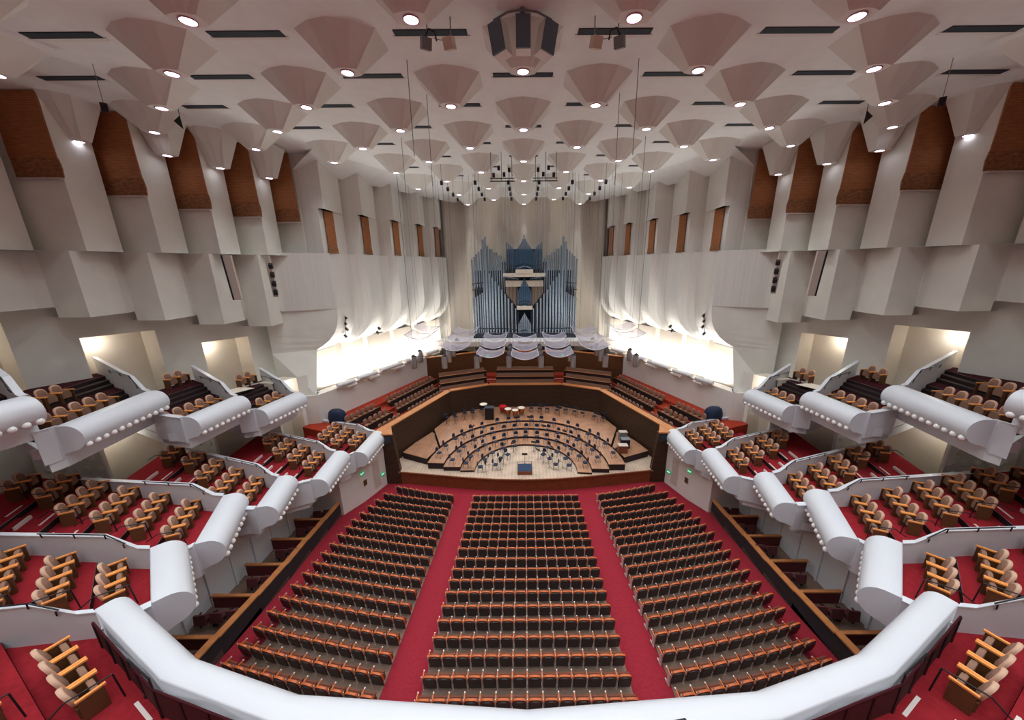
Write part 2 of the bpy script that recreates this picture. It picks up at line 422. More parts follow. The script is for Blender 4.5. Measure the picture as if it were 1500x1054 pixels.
    for i in range(len(nb) - 1):
        (x0, y0), (x1, y1) = nb[i], nb[i + 1]
        b.quad((x0 - 0.75, y0, -10.5), (x1 - 0.25, y1, -10.5), (x1 - 0.25, y1, -6.6), (x0 - 0.75, y0, -6.6))
        b.quad((x1 - 0.25, y1, -10.5), (x1 - 0.75, y1, -10.5), (x1 - 0.75, y1, -6.6), (x1 - 0.25, y1, -6.6))
    for x, y in nb[1:-1]: b.box((x - 0.3, y, -8.55), (0.9, 0.1, 3.9))
    struct(b.build('wall_%s_niche' % sd, 'cream', flip=flip))
    # lower white wall behind the terrace and its return beside the boxes
    b = MB()
    lw = lambda y: -17.5 + 0.41 * (y - 27.5)
    b.prism([(lw(27.5), 27.5, -13.6), (lw(46), 46, -13.6), (lw(46), 46, -10.35), (lw(27.5), 27.5, -10.35)], (-0.9, 0.3, 0))
    b.prism([(-17.5, 27.5, -14.2), (-18.9, 27.1, -14.2), (-18.9, 27.1, -10.35), (-17.5, 27.5, -10.35)], (-0.3, 0.9, 0))
    struct(b.build('wall_%s_terrace' % sd, 'whitewall', flip=flip))
    # ledge on top of the niche wall carries one light trough per bay
    for i in range(len(nb) - 1):
        (x0, y0), (x1, y1) = nb[i], nb[i + 1]
        k = 0.82 if i else 0.7
        a = Vector((lw(y0) + 0.18, y0 + 0.25, -10.2)); e = Vector((lw(y1) + 0.18, y1 - 0.1, -10.2)); d = (e - a)
        t = thing('light_trough', fx(a + d * 0.5, flip), 'white light trough under bright niche, %s from audience, %s stage wall' % (ORD[i + 1], sd), 'light trough', 'light troughs on the %s stage wall' % sd)
        bb = MB(); up_ = Vector((0.16, 0, 0.12)); bb.cyl(a + up_, a + d * 0.88 + up_, 0.2, n=12); bb.build('tube', 'white', t, flip)
        bb = MB(); bb.cyl(a + d * 0.55 + Vector((0.12, 0, -0.28)), a + d * 1.0 + Vector((0.12, 0, -0.28)), 0.15, n=10); bb.build('housing', 'whitewall', t, flip)
        q0 = fx(a + Vector((-0.45, 0.2, 0.12)), flip); q1 = fx(e + Vector((-0.45, 0.2, 0.12)), flip)
        area('trough_light', q0, q1, 0.25, 290, (0.38 * s, 0.0, 1.0))
    # walls behind the two tiers of boxes
    NQ = {'upper_boxes': (15.4, 18.0, 20.0, 22.7, 24.56, 27.0), 'lower_boxes': (17.8, 20.4, 22.0, 24.5, 25.5, 27.0)}
    for nm, off, z0, z1, mt in (('lower_boxes', -34.8, -14.6, -8.6, 'wall'), ('upper_boxes', -38.0, -10.2, -1.6, 'wall')):
        b = MB(); cr = MB()
        L = lambda y: off + 0.6 * y
        prev = None
        seg = [10, NQ[nm][0], NQ[nm][1], NQ[nm][2], NQ[nm][3], NQ[nm][4], NQ[nm][5], 30.5 if nm == 'upper_boxes' else 27.7]
        zt = lambda y: (-7.6 - (y - 17) * 0.3) if nm == 'lower_boxes' else (-3.6 - (y - 19) * 0.28)
        for i in range(len(seg) - 1):
            y0, y1 = seg[i], seg[i + 1]
            if i in (1, 3, 5):      # entrance recess
                zz = zt(y0)
                if nm == 'lower_boxes': zz = z1
                b.quad((L(y0), y0, zz), (L(y1), y1, zz), (L(y1), y1, z1), (L(y0), y0, z1))
                cr.quad((L(y0) - 1.3, y0 + .3, z0), (L(y1) - 1.3, y1 + .3, z0), (L(y1) - 1.3, y1 + .3, zz), (L(y0) - 1.3, y0 + .3, zz))
                cr.quad((L(y0), y0, z0), (L(y0) - 1.3, y0 + .3, z0), (L(y0) - 1.3, y0 + .3, zz), (L(y0), y0, zz))
                if nm == 'upper_boxes' or i == 5: cr.quad((L(y1), y1, z0), (L(y1) - 1.3, y1 + .3, z0), (L(y1) - 1.3, y1 + .3, zz), (L(y1), y1, zz))
                cr.quad((L(y0), y0, zz), (L(y1), y1, zz), (L(y1) - 1.3, y1 + .3, zz), (L(y0) - 1.3, y0 + .3, zz))
                point('vestibule_light', fx((L(y0) - 0.35, y0 + 0.75, zz - 0.5), flip), 40, 0.12)
            else:
                dx = 0 if nm == 'upper_boxes' else (3.9 if i == 0 else (1.3 if i < 6 else 0))
                b.quad((L(y0) - dx, y0 + .23 * dx, z0), (L(y1) - dx, y1 + .23 * dx, z0), (L(y1) - dx, y1 + .23 * dx, z1), (L(y0) - dx, y0 + .23 * dx, z1))
        struct(b.build('wall_%s_%s' % (sd, nm), mt, flip=flip)); struct(cr.build('wall_%s_%s_recess' % (sd, nm), 'cream', flip=flip))
    # white wall under the lower boxes, behind the orchestra boxes, and the pale wall with the exit sign
    b = MB(); b.quad((-15.7, 4, -16.2), (-15.5, 21.7, -17.6), (-15.5, 21.7, -14.2), (-15.7, 4, -11.5))
    for k in range(10):
        y = 8 + k * 1.4; b.box((-15.66 + 0.01 * k + 0.06, y, -14.2 - k * 0.16), (0.1, 0.12, 3.2), m=0)
    struct(b.build('wall_%s_under_boxes' % sd, 'white', flip=flip))
    b = MB(); b.prism([(-13.35, 21.75, -17.9), (-11.75, 25.85, -17.9), (-11.75, 25.85, -14.4), (-13.35, 21.75, -14.3)], (-0.4, 0.15, 0))
    b.prism([(-16.1, 21.7, -17.9), (-13.35, 21.75, -17.9), (-13.35, 21.75, -14.3), (-16.1, 21.7, -14.3)], (0, 0.2, 0))
    struct(b.build('wall_%s_exit' % sd, 'whitewall', flip=flip))
    b = MB(); d = Vector((1.6, 4.1, 0)).normalized(); n = Vector((d.y, -d.x, 0))
    base = Vector((-13.35, 21.75, 0))
    for (u0, u1, z0, z1) in ((3.05, 3.75, -17.4, -15.0),):
        a = base + d * u0 + n * 0.012; e = base + d * u1 + n * 0.012
        b.quad((a.x, a.y, z0), (e.x, e.y, z0), (e.x, e.y, z1), (a.x, a.y, z1))
    struct(b.build('door_%d' % (1 + (s > 0)), 'ledge', flip=flip))
    def onw(u, z): p = base + d * u + n * 0.03; return (p.x, p.y, z)
    for nm, u, z in (('high', 2.0, -15.3), ('low', 4.0, -16.55)):
        c = onw(u, z); yaw = math.atan2(d.y, d.x)
        t = thing('exit_sign', fx((c[0], c[1], c[2]), flip), 'small green exit sign %s on the pale wall %s of the stage' % ('over the side door' if nm == 'high' else 'by the wooden pier', sd), 'exit sign', rz=(yaw if not flip else PI - yaw + PI))
        bb = MB(); bb.box((0, 0, 0), (0.42, 0.05, 0.3)); bb.build('panel', 'exit', t, local=True)
        cu = D.curves.new('letters', 'FONT'); cu.body = 'EXIT'; cu.size = 0.15; cu.align_x = 'CENTER'; cu.align_y = 'CENTER'; cu.extrude = 0.002
        cu.materials.append(M['exittext'])
        tmp = D.objects.new('letters', cu); COL.objects.link(tmp); bpy.context.view_layer.update()
        me = D.meshes.new_from_object(tmp.evaluated_get(bpy.context.evaluated_depsgraph_get())); D.objects.remove(tmp)
        to = kid(t, 'letters', me); to.location = (0, -0.03, 0); to.rotation_euler = (PI / 2, 0, 0)
    c = onw(2.2, -16.2)
    b = MB(); yaw = math.atan2(d.y, d.x); b.box(c, (0.3, 0.04, 0.45), rz=yaw)
    tag(b.build('wall_plate', 'darkwood', flip=flip), 'small brown plate on the pale wall %s of the stage under the exit sign' % sd, 'wall plate')

# terrace rear wall and the organ wall
b = MB()
tw = [(-12.3, 40.9), (-5.3, 41.9), (5.3, 41.9), (12.3, 40.9)]
zt = [-10.75, -10.2, -10.2, -10.75]
for i in range(3):
    (x0, y0), (x1, y1) = tw[i], tw[i + 1]
    b.prism([(x0, y0, -14.2), (x1, y1, -14.2), (x1, y1, zt[i + 1]), (x0, y0, zt[i])], (0, 0.3, 0))
struct(b.build('wall_terrace_rear', 'wood'))
b = MB()
for i in range(3):
    (x0, y0), (x1, y1) = tw[i], tw[i + 1]
    b.prism([(x0, y0 - .08, zt[i]), (x1, y1 - .08, zt[i + 1]), (x1, y1 + .4, zt[i + 1]), (x0, y0 + .4, zt[i])], (0, 0, 0.1))
struct(b.build('trim_3', 'woodcap'))
b = MB()
N = 150; x0, x1 = -13.5, 13.5
P = []
for i in range(N + 1):
    x = x0 + (x1 - x0) * i / N
    big = abs(math.sin(PI * x / 3.4))
    y = 47.6 - 0.9 * (1 - big) - (0.035 if i % 2 else 0) + 0.02 * x * x * 0.2
    P.append((x, y))
b.loft([[(x, y, -11.5) for x, y in P], [(x, y, 8.6) for x, y in P]], closed=False, caps=False, smooth=False)
struct(b.build('wall_rear_stage', 'rear'))

# rear of the hall behind the photographer, so the room is closed
b = MB()
b.quad((-30, -14, -18), (30, -14, -18), (30, -14, 9), (-30, -14, 9))
struct(b.build('wall_hall_rear', 'wall'))
for flip, sd, s in SIDES:
    b = MB(); b.quad((-29.5, -14, -18), (-29.5, 16, -18), (-29.5, 16, 9), (-29.5, -14, 9)); b.quad((-29.5, 13, 0.9), (-29.5, 16, 0.9), (-24, 14.5, 0.9), (-26, 13, 0.9))
    struct(b.build('wall_%s_hall_rear' % sd, 'wall', flip=flip))

# ================================================================== CEILING
CZ = 8.35
b = MB(); b.quad((-30, -14, CZ), (30, -14, CZ), (30, 48, CZ), (-30, 48, CZ))
struct(b.build('ceiling', 'ceil'))
b = MB()
for flip, sd, s in SIDES:                           # sloping cove where ceiling meets the stage walls
    m = MB(); k = -1 if flip else 1
    a, e = (-17.6, 29.4), (-8.6, 47.0)
    m.loft([[(a[0], a[1], 7.25), (e[0], e[1], 7.7)], [(a[0] + 0.9, a[1] - 0.4, 7.7), (e[0] + 0.9, e[1] - .4, 8.0)], [(a[0] + 2.2, a[1] - 0.9, CZ), (e[0] + 2.2, e[1] - .9, CZ)]], closed=False, caps=False)
    struct(m.build('trim_%d' % (4 + (s > 0)), 'ceil', flip=flip))
GX, GY, Y0 = 3.4, 2.98, 12.95
def pod_mesh(h, name, wt=1.5):
    m = MB()
    nt_ = 4
    wb = 0.46
    top = []; bot = []
    for sgn in (-1, 1):                            # audience face then stage face, each a shallow arc in plan
        for i in range(nt_ + 1):
            u = -1 + 2 * i / nt_
            x = u * wt * (1 if sgn < 0 else -1); y = sgn * (0.55 + 0.85 * math.cos(u * PI / 2.3)) * 0.95
            top.append((x, y, h)); bot.append((x / wt * wb, sgn * (0.2 + 0.16 * math.cos(u * PI / 2.3)), 0))
    m.loft([bot, top], smooth=False, caps=True)
    return m.mesh(name, ['pod'])
POD = pod_mesh(CZ - 7.3 + 0.03, 'body')
PODW = pod_mesh(2.0, 'body', 1.05)
def lamp_mesh():
    m = MB(); m.lathe((0, 0, -0.02), [(0.215, 0.0), (0.215, 0.03)], 20, 0); return m.mesh('downlight', ['lamp'])
def trim_mesh():
    m = MB(); m.lathe((0, 0, -0.035), [(0.215, 0.0), (0.25, 0.0), (0.25, 0.04), (0.215, 0.04)], 20, 0, caps=False); return m.mesh('trim_ring', ['trim'])
LM, TM = lamp_mesh(), trim_mesh()
def wx(y):      # inner face of the side wall at depth y
    return 24.2 if y < 18 else (35.2 - 0.6 * y if y < 29.2 else 27.6 - 0.41 * y)
def add_pod(x, y, z, label, me, lit=True, visible=True):
    if visible:
        t = thing('plaster_pod', (x, y, z), label, 'ceiling pod', 'ceiling pods with downlights')
        kid(t, 'body', me); kid(t, 'downlight', LM); kid(t, 'trim_ring', TM)
    gap = wx(y) - abs(x)
    if not lit or gap < 1.7: return
    spot('pod_light', (x, y, z - 0.06), (x, y, -17), LAMP_W, 122 if gap > 4.5 and y < 43 else (96 if gap > 2.2 and y < 43 else 58), 0.2, 0.9)
for k in range(-6, 12):
    y = Y0 + GY * k
    cols = [c for c in range(-9, 10) if (c % 2 != 0) == (k % 2 == 0)]
    vis = [c for c in cols if abs(c * GX) < wx(y) - 0.7]
    for c in vis:
        x = c * GX
        q = 'on centre' if c == 0 else '%s %s of centre' % (ORD[(abs(c) + 1) // 2], 'left' if c < 0 else 'right')
        if k >= -1:
            add_pod(x, y, 7.3, 'faceted plaster ceiling pod, %s row from the picture top, %s' % (ORD[k + 2], q), POD)
        elif (c % 2 == 0 or k % 2 == 0):
            add_pod(x, y, 7.3, '', POD, visible=(k >= -2)) if k < -2 else add_pod(x, y, 7.3, 'faceted plaster ceiling pod directly above the photographer, %s' % q, POD)
WP = [(-23.6, 19.0, 7.2), (-22.9, 20.3, 6.5), (-21.4, 22.75, 6.5), (-20.1, 24.9, 6.35), (-18.65, 27.35, 6.3)]
for flip, sd, s in SIDES:
    for i, (x, y, z) in enumerate(WP):
        if i == 0: continue
        x += -0.5 if i < 2 else 0.25; y += 0.4
        p = fx((x, y, z), flip)
        add_pod(p[0], p[1], p[2], 'low plaster pod hanging between the brown banners, %s from the audience on the %s wall' % (ORD[i], sd), PODW, lit=False)

# dark ventilation slots in the ceiling
SLOTS = []
for k in range(-1, 9):
    y = Y0 + GY * k
    for c in range(-7, 8):
        if (c % 2 == 0) == (k % 2 == 0) and abs(c * GX) < wx(y + 1.2) - 2.2:
            SLOTS.append((c * GX, y - 0.4, 2.7 if k < 3 else 2.2, c, k))
def slot_mesh(w):
    m = MB(); m.box((0, 0, 0.0), (w, 0.34, 0.03), m=1)
    m.prism([(-w / 2 - 0.1, 0.17, -0.012), (w / 2 + 0.1, 0.17, -0.012), (w / 2 + 0.03, 0.35, -0.012), (-w / 2 - 0.03, 0.35, -0.012)], (0, 0, 0.02), m=0)
    return m.mesh('air_slot', ['pod', 'slot'])
SM = {2.7: slot_mesh(2.7), 2.2: slot_mesh(2.2)}
for x, y, w, c, k in SLOTS:
    o = D.objects.new('air_slot', SM[w]); COL.objects.link(o); o.location = (x, y, CZ - 0.015 + H0)
    q = 'on centre' if c == 0 else '%s %s of centre' % (ORD[(abs(c) + 1) // 2], 'left' if c < 0 else 'right')
    tag(o, 'dark air slot in the ceiling, %s row from the picture top, %s' % (ORD[k + 2], q), 'air slot', 'dark ceiling air slots')

# ================================================================== SEAT PROTOTYPES
def theatre_meshes():
    """orchestra seat facing +Y, origin on the floor: wooden shell, dark back pad, tipped-up cushion, arm, standard"""
    sh = MB()
    prof = [(-0.255, 0.36), (-0.262, 0.66), (-0.245, 0.78), (-0.2, 0.845), (-0.1, 0.88), (0, 0.89), (0.1, 0.88), (0.2, 0.845), (0.245, 0.78), (0.262, 0.66), (0.255, 0.36)]
    Y = lambda x, z, o: o - 0.16 * (z - 0.36) + 0.25 * x * x
    ring = lambda o, k, dz=0.0: [(x * k, Y(x, z, o), z + dz) for x, z in prof]
    sh.loft([ring(-0.19, 1.0), ring(-0.115, 1.0)], smooth=False)
    pad = MB()
    low = lambda z, k, b: b + (z - 0.36) * k
    pad.loft([[(x * 0.97, Y(x, low(z, 1.3, 0.15), -0.192), low(z, 1.3, 0.15)) for x, z in prof], [(x * 0.86, Y(x, low(z, 1.18, 0.19), -0.235), low(z, 1.18, 0.19)) for x, z in prof]], smooth=False)
    cu = MB(); cu.loft([[(x * 0.9, Y(x, z, -0.114), z - 0.05) for x, z in prof], [(x * 0.76, Y(x, z, -0.075), 0.36 + (z - 0.36) * 0.8) for x, z in prof]], smooth=False)
    cu.box((0, -0.01, 0.44), (0.44, 0.09, 0.36), rx=0.12); cu.cyl((-0.22, 0.01, 0.61), (0.22, 0.01, 0.61), 0.045, n=8)
    ar = MB(); ar.box((-0.287, -0.02, 0.61), (0.045, 0.34, 0.045))
    st = MB(); st.box((-0.287, -0.08, 0.29), (0.03, 0.16, 0.58)); st.box((-0.287, -0.02, 0.02), (0.04, 0.3, 0.04)); st.box((-0.287, -0.215, 0.72), (0.022, 0.04, 0.24)); st.box((-0.287, 0.14, 0.61), (0.047, 0.05, 0.05))
    return sh, pad, cu, ar, st
TH = theatre_meshes()
TMAT = ['seatwood', 'seatpad', 'seatcush', 'seatwood', 'standard']
TNAM = ['backrest', 'back_pad', 'seat_cushion', 'armrest', 'standard']
TME = [b.mesh(n, [m]) for b, n, m in zip(TH, TNAM, TMAT)]
seats = []
YR = [23.0, 22.03, 21.12, 20.28, 19.42, 18.61, 17.84, 17.04, 16.17, 15.37, 14.59, 13.8, 12.97, 12.2, 11.38, 10.57, 9.76, 8.96]
XO = [10.35, 11.0, 11.25, 11.45, 11.6, 11.8, 11.8, 11.9, 11.9, 11.95, 12.0, 12.05, 12.1, 12.15, 12.15, 12.2, 12.2, 12.2]
for j, y in enumerate(YR):
    rb = ORD[18 - j]
    for i in range(14):
        x = (i - 6.5) * 0.578
        a = ORD[i + 1] + ' from left aisle' if i < 7 else ORD[14 - i] + ' from right aisle'
        seats.append((x, y + 0.16, 0.0, 'wood-rimmed dark theatre seat, centre block, %s row from balcony rail, %s' % (rb, a), 'centre block theatre seats'))
    n = 9 if j == 0 else 11
    for flip, sd, s in SIDES:
        for i in range(n):
            u = (i + 0.5) / n; x = 5.52 + (XO[j] - 5.52) * u; yy = y + 0.1 + (1.3 if j else 1.25) * u ** 1.15
            seats.append((s * x, yy + 0.16, -s * -1 * 0.2 * (0.6 + 0.7 * u), 'wood-rimmed dark theatre seat, %s block, %s row from balcony rail, %s from its aisle' % (sd, rb, ORD[i + 1]), '%s block theatre seats' % sd))
seats.sort(key=lambda q: q[0] ** 2 + q[1] ** 2 + (FZ(q[1])) ** 2)
for x, y, rz, lb, g in seats[:300]:
    t = thing('theatre_seat', (x, y, FZ(min(y, 23.6)) + 0.03), lb, 'seat', g, rz)
    for me, n in zip(TME, TNAM): kid(t, n, me)
rest = MB()
for x, y, rz, lb, g in seats[300:]:
    R = Matrix.Rotation(rz, 3, 'Z'); o = Vector((x, y, FZ(min(y, 23.6)) + 0.03))
    for mi, q in enumerate(TH):
        rest.add([o + R @ Vector(p) for p in q.v], q.f, mi)
o = rest.build('theatre_seat_rows', TMAT)
tag(o, 'more wood-rimmed dark theatre seats filling the orchestra rows nearer the stage', 'seats', None, 'stuff')

def box_chair():
    """armchair of the box tiers, facing +Y"""
    bp = MB(); rim = MB()
    def oval(k, y, kz=None):
        kz = k if kz is None else kz
        return [(0.24 * k * math.copysign(abs(math.cos(a)) ** 0.75, math.cos(a)), y - 0.25 * (0.29 * kz * math.sin(a)), 0.72 + 0.29 * kz * math.copysign(abs(math.sin(a)) ** 0.8, math.sin(a))) for a in [2 * PI * i / 18 for i in range(18)]]
    rim.loft([oval(0.96, -0.30), oval(1.04, -0.26), oval(1.02, -0.21), oval(0.9, -0.2)])
    bp.loft([oval(0.84, -0.2), oval(0.76, -0.175), oval(0.4, -0.15)])
    seat = MB(); seat.loft([[(x * k, 0.05 + y, 0.46 + z * k2) for x, z in ((-0.23, -0.2), (0.23, -0.2), (0.25, 0), (0.2, 0.2), (0, 0.24), (-0.2, 0.2), (-0.25, 0))] for k, k2, y in ((0.92, 0.92, 0.0), (1, 1, 0.04), (0.9, 0.9, 0.12))])
    aL = MB(); aL.box((-0.293, 0.03, 0.665), (0.07, 0.5, 0.05)); aR = MB(); aR.box((0.293, 0.03, 0.665), (0.07, 0.5, 0.05))
    pan = MB()
    for x in (-0.3, 0.3): pan.box((x, 0.02, 0.33), (0.045, 0.44, 0.62))
    pan.box((0, -0.22, 0.3), (0.56, 0.04, 0.3))
    return [(rim.mesh('back_shell', ['beigerim']), 'back_shell'), (bp.mesh('back_pad', ['beige']), 'back_pad'), (seat.mesh('tipped_seat', ['beige']), 'tipped_seat'),
            (aL.mesh('armrest', ['arm']), 'armrest'), (aR.mesh('armrest', ['arm']), 'armrest'), (pan.mesh('side_panels', ['darkwood']), 'side_panels')]
BC = box_chair()
def put_chair(p, rz, label, group):
    t = thing('box_armchair', p, label, 'armchair', group, rz)
    for me, n in BC: kid(t, n, me)
    return t

# ================================================================== BOX TIERS
NOSE = [(0.02, -1.02), (0.02, -0.03), (-0.02, 0.0)] + [(-0.34 - 0.6 * math.sin(math.radians(a)), -0.6 + 0.6 * math.cos(math.radians(a))) for a in range(0, 181, 12)] + [(0.3, -1.45), (1.2, -1.5), (1.2, -1.02)]
def make_box(flip, sd, s, tier, ordn, F, N, Z, dv, rows, w1, wp, rise, cap, L, pitch=0.67, front=True, ext=2.2, near_rail=True, capflat=True, prev=None):
    F = Vector((F[0], F[1], 0)); N = Vector((N[0], N[1], 0)); a = (F - N); ln = a.length; a.normalize()
    bk = Vector((-a.y, a.x, 0)); dv = Vector((dv[0], dv[1], 0)).normalized()
    P = lambda u, w, z: N + a * u + bk * w + Vector((0, 0, Z + z))
    nm = '%s %s-tier box' % (sd, tier); nm = '%s %s-tier box %s' % (sd, tier, ordn)
    udiv = lambda w: ln + w * dv.dot(a) / dv.dot(bk)
    if front:
        t = thing('balcony_front', fx(P(ln / 2, -0.4, -1.2), flip), 'white rounded balcony front of the %s' % nm, 'balcony front', 'white balcony fronts')
        b = MB(); b.loft([[P(u, w, z) for w, z in NOSE] for u in (0, ln)], smooth=True, caps=True)
        ob = b.build('parapet', 'rail', t, flip)
        for pl in ob.data.polygons:
            if len(pl.vertices) > 4: pl.use_smooth = False
        n = int(ln / 0.36)
        for i in range(n):
            c = P(0.2 + (ln - 0.4) * i / (n - 1), -0.34 - 0.62 * math.sin(math.radians(128)), -0.6 + 0.62 * math.cos(math.radians(128)))
            b = MB(); b.ball((0, 0, 0), 0.135, 10); q = b.build('globe_bulb', 'bulb', t, local=True)
            q.location = Vector(fx(c, flip)) + Vector((0, 0, H0)) - Vector(t.location)
    # near boundary of the floor: from the rail end to the nearer box, then along that box's divider
    if prev:
        pF, pdv = Vector((prev[0][0], prev[0][1], 0)), Vector((prev[1][0], prev[1][1], 0)).normalized()
        rF = pF - N; wF, uF = rF.dot(bk), rF.dot(a); kk_ = pdv.dot(a) / pdv.dot(bk)
        wF = max(wF, 0.05)
        unear = lambda w: uF * w / wF if w < wF else uF + (w - wF) * kk_
        e0, e1 = P(0.02, 0.0, 0), P(uF, wF, 0)
        b = MB(); nr = (a * 1.0 + bk * 0.0) * -0.14
        b.prism([e0, e1, e1 + Vector((0, 0, -1.5)), e0 + Vector((0, 0, -1.5))], tuple(nr)); 
        b.prism([e0 - nr * 0.6 , e1 - nr * 0.6, e1 - nr * 0.6 + Vector((0, 0, 0.03)), e0 - nr * 0.6 + Vector((0, 0, 0.03))], tuple(nr * 2.0), m=0)
        b.build('near_parapet', 'rail', t, flip)
        lo_ = unear
    else:
        lo_ = lambda w: -ext
    # stepped floor, soffit
    fl = MB(); ns = MB()
    edges = [0.0] + [w1 + wp * r + 0.62 for r in range(len(rows) - 1)] + [L]
    lo = -ext
    for r in range(len(rows)):
        z = -1.0 + rise * r
        w0, w2 = edges[r], edges[r + 1]
        pts = [P(lo_(w0), w0, z), P(udiv(w0) + .05, w0, z), P(udiv(w2) + .05, w2, z), P(lo_(w2), w2, z)]
        if prev and w0 < wF < w2: pts.append(P(uF, wF, z))
        if tier == 'upper':
            for q_, wq in ((1, w2 - 0.75), (2, w2 - 0.38)):
                if r < len(rows) - 1: fl.prism([P(lo_(wq) + .2, wq, z + rise * q_ / 3), P(udiv(wq), wq, z + rise * q_ / 3), P(udiv(wq + .4), wq + .4, z + rise * q_ / 3), P(lo_(wq + .4) + .2, wq + .4, z + rise * q_ / 3)], (0, 0, -rise / 3), m=2)
        fl.prism(pts, (0, 0, -0.3 - rise), m=1); fl.add([p + Vector((0, 0, 0.006)) for p in pts], [(0, 1, 2, 3)], 0)
        if r: fl.add([p + bk * -0.012 for p in (pts[0], pts[1])] + [p + bk * -0.012 + Vector((0, 0, -rise)) for p in (pts[1], pts[0])], [(0, 1, 2, 3)], 2)
    sof = MB()
    zr = -1.0 + rise * (len(rows) - 1) - 0.35
    sp = [(lo_(0.3), 0.3), (ln, 0.3), (udiv(L), L), (lo_(L), L)]
    if prev and 0.3 < wF < L: sp.append((uF, wF))
    sof.prism([P(u, w, -1.85) for u, w in sp], (0, 0, 0.5))
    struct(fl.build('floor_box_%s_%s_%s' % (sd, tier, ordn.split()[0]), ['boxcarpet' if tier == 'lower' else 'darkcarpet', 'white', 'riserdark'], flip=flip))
    struct(sof.build('slab_box_%s_%s_%s' % (sd, tier, ordn.split()[0]), 'white', flip=flip))
    # divider with white cap
    dv_t = thing('box_divider', fx(N + a * ln + dv * 2.0 + Vector((0, 0, Z - 1.0)), flip), 'white capped divider wall at the stage end of the %s' % nm, 'divider wall', 'white box dividers')
    cp = MB()
    tl = [(0.02, 0.0), (0.5, 0.0), (1.55, cap), (L, cap if capflat else cap * 2.2)]
    d2 = lambda w, z, o=0.0: N + a * ln + dv * w + a * o + Vector((0, 0, Z + z))
    b = MB()
    for (w0, z0), (w2, z2) in zip(tl[:-1], tl[1:]):
        b.prism([d2(w0, -1.9), d2(w2, -1.9), d2(w2, z2 - .03), d2(w0, z0 - .03)], tuple(a * 0.12))
        cp.prism([d2(w0, z0 - .04, -0.06), d2(w2, z2 - .04, -0.06), d2(w2, z2, -0.06), d2(w0, z0, -0.06)], tuple(a * 0.24))
    b.build('wall_panel', 'white', dv_t, flip); cp.build('cap', 'rail', dv_t, flip)
    # dark handrail on the divider
    b = MB(); path = [d2(w, z + 0.13, -0.12) for w, z in ((0.9, 0.12), (1.55, cap), (2.8, cap), (4.2, cap))]
    b.tube(path, 0.022)
    for w in (1.0, 1.6, 2.8, 4.1): b.cyl(d2(w, cap + .13 if w > 1.3 else .2, -0.12), d2(w, (cap if w > 1.3 else .1) - 0.08, -0.06), 0.02)
    b.build('handrail', 'black', dv_t, flip)
    # seats
    rz = math.atan2(-bk.y, -bk.x) - PI / 2
    hr = None
    for r, (n, skip) in enumerate(rows):
        w = w1 + wp * r; z = -1.0 + rise * r; uf = udiv(w) - skip
        for i in range(n):
            c = fx(P(uf - pitch * i, w, z), flip)
            put_chair(c, -rz if flip else rz, 'beige armchair, %s row, %s from divider, %s' % (ORD[r + 1], ORD[i + 1], nm), 'armchairs in the %s' % nm)
        un = uf - pitch * (n - 1) - 0.5
        for kk in (range(2) if tier == 'lower' and un - 1.2 > lo_(w - .55) and un - 1.2 > lo_(w + wp * .5) else ()):   # pale step edges in the side aisle
            ww = w - 0.55 + kk * wp * 0.5
            ns.prism([P(un - 1.2, ww, z + 0.015 + kk * rise * .5), P(un - 0.35, ww, z + 0.015 + kk * rise * .5), P(un - 0.35, ww + 0.08, z + 0.015 + kk * rise * .5), P(un - 1.2, ww + 0.08, z + 0.015 + kk * rise * .5)], (0, 0, -rise * 0.5 - 0.05))
            if kk: ns.prism([P(un - 1.2, ww + .08, z + rise * .5), P(un - 0.35, ww + .08, z + rise * .5), P(un - .35, ww + wp * .5, z + rise * .5), P(un - 1.2, ww + wp * .5, z + rise * .5)], (0, 0, -rise * .5), m=1)
        if n and tier == 'lower':
            b = MB(); b.tube([P(un + 0.1, w - 0.45, z), P(un + 0.1, w - 0.4, z + 0.85), P(un + 0.1, w + 0.35, z + 0.95), P(un + 0.1, w + 0.75, z + 0.7)], 0.02)
            tag(b.build('aisle_handrail', 'black', flip=flip), 'thin dark aisle handrail beside the %s armchair row, %s' % (ORD[r + 1], nm), 'handrail', 'dark handrails in the box aisles')
    struct(ns.build('trim_steps_%s_%s_%s' % (sd, tier, ordn.split()[0]), ['nosing', 'boxcarpet'], flip=flip))
    return P

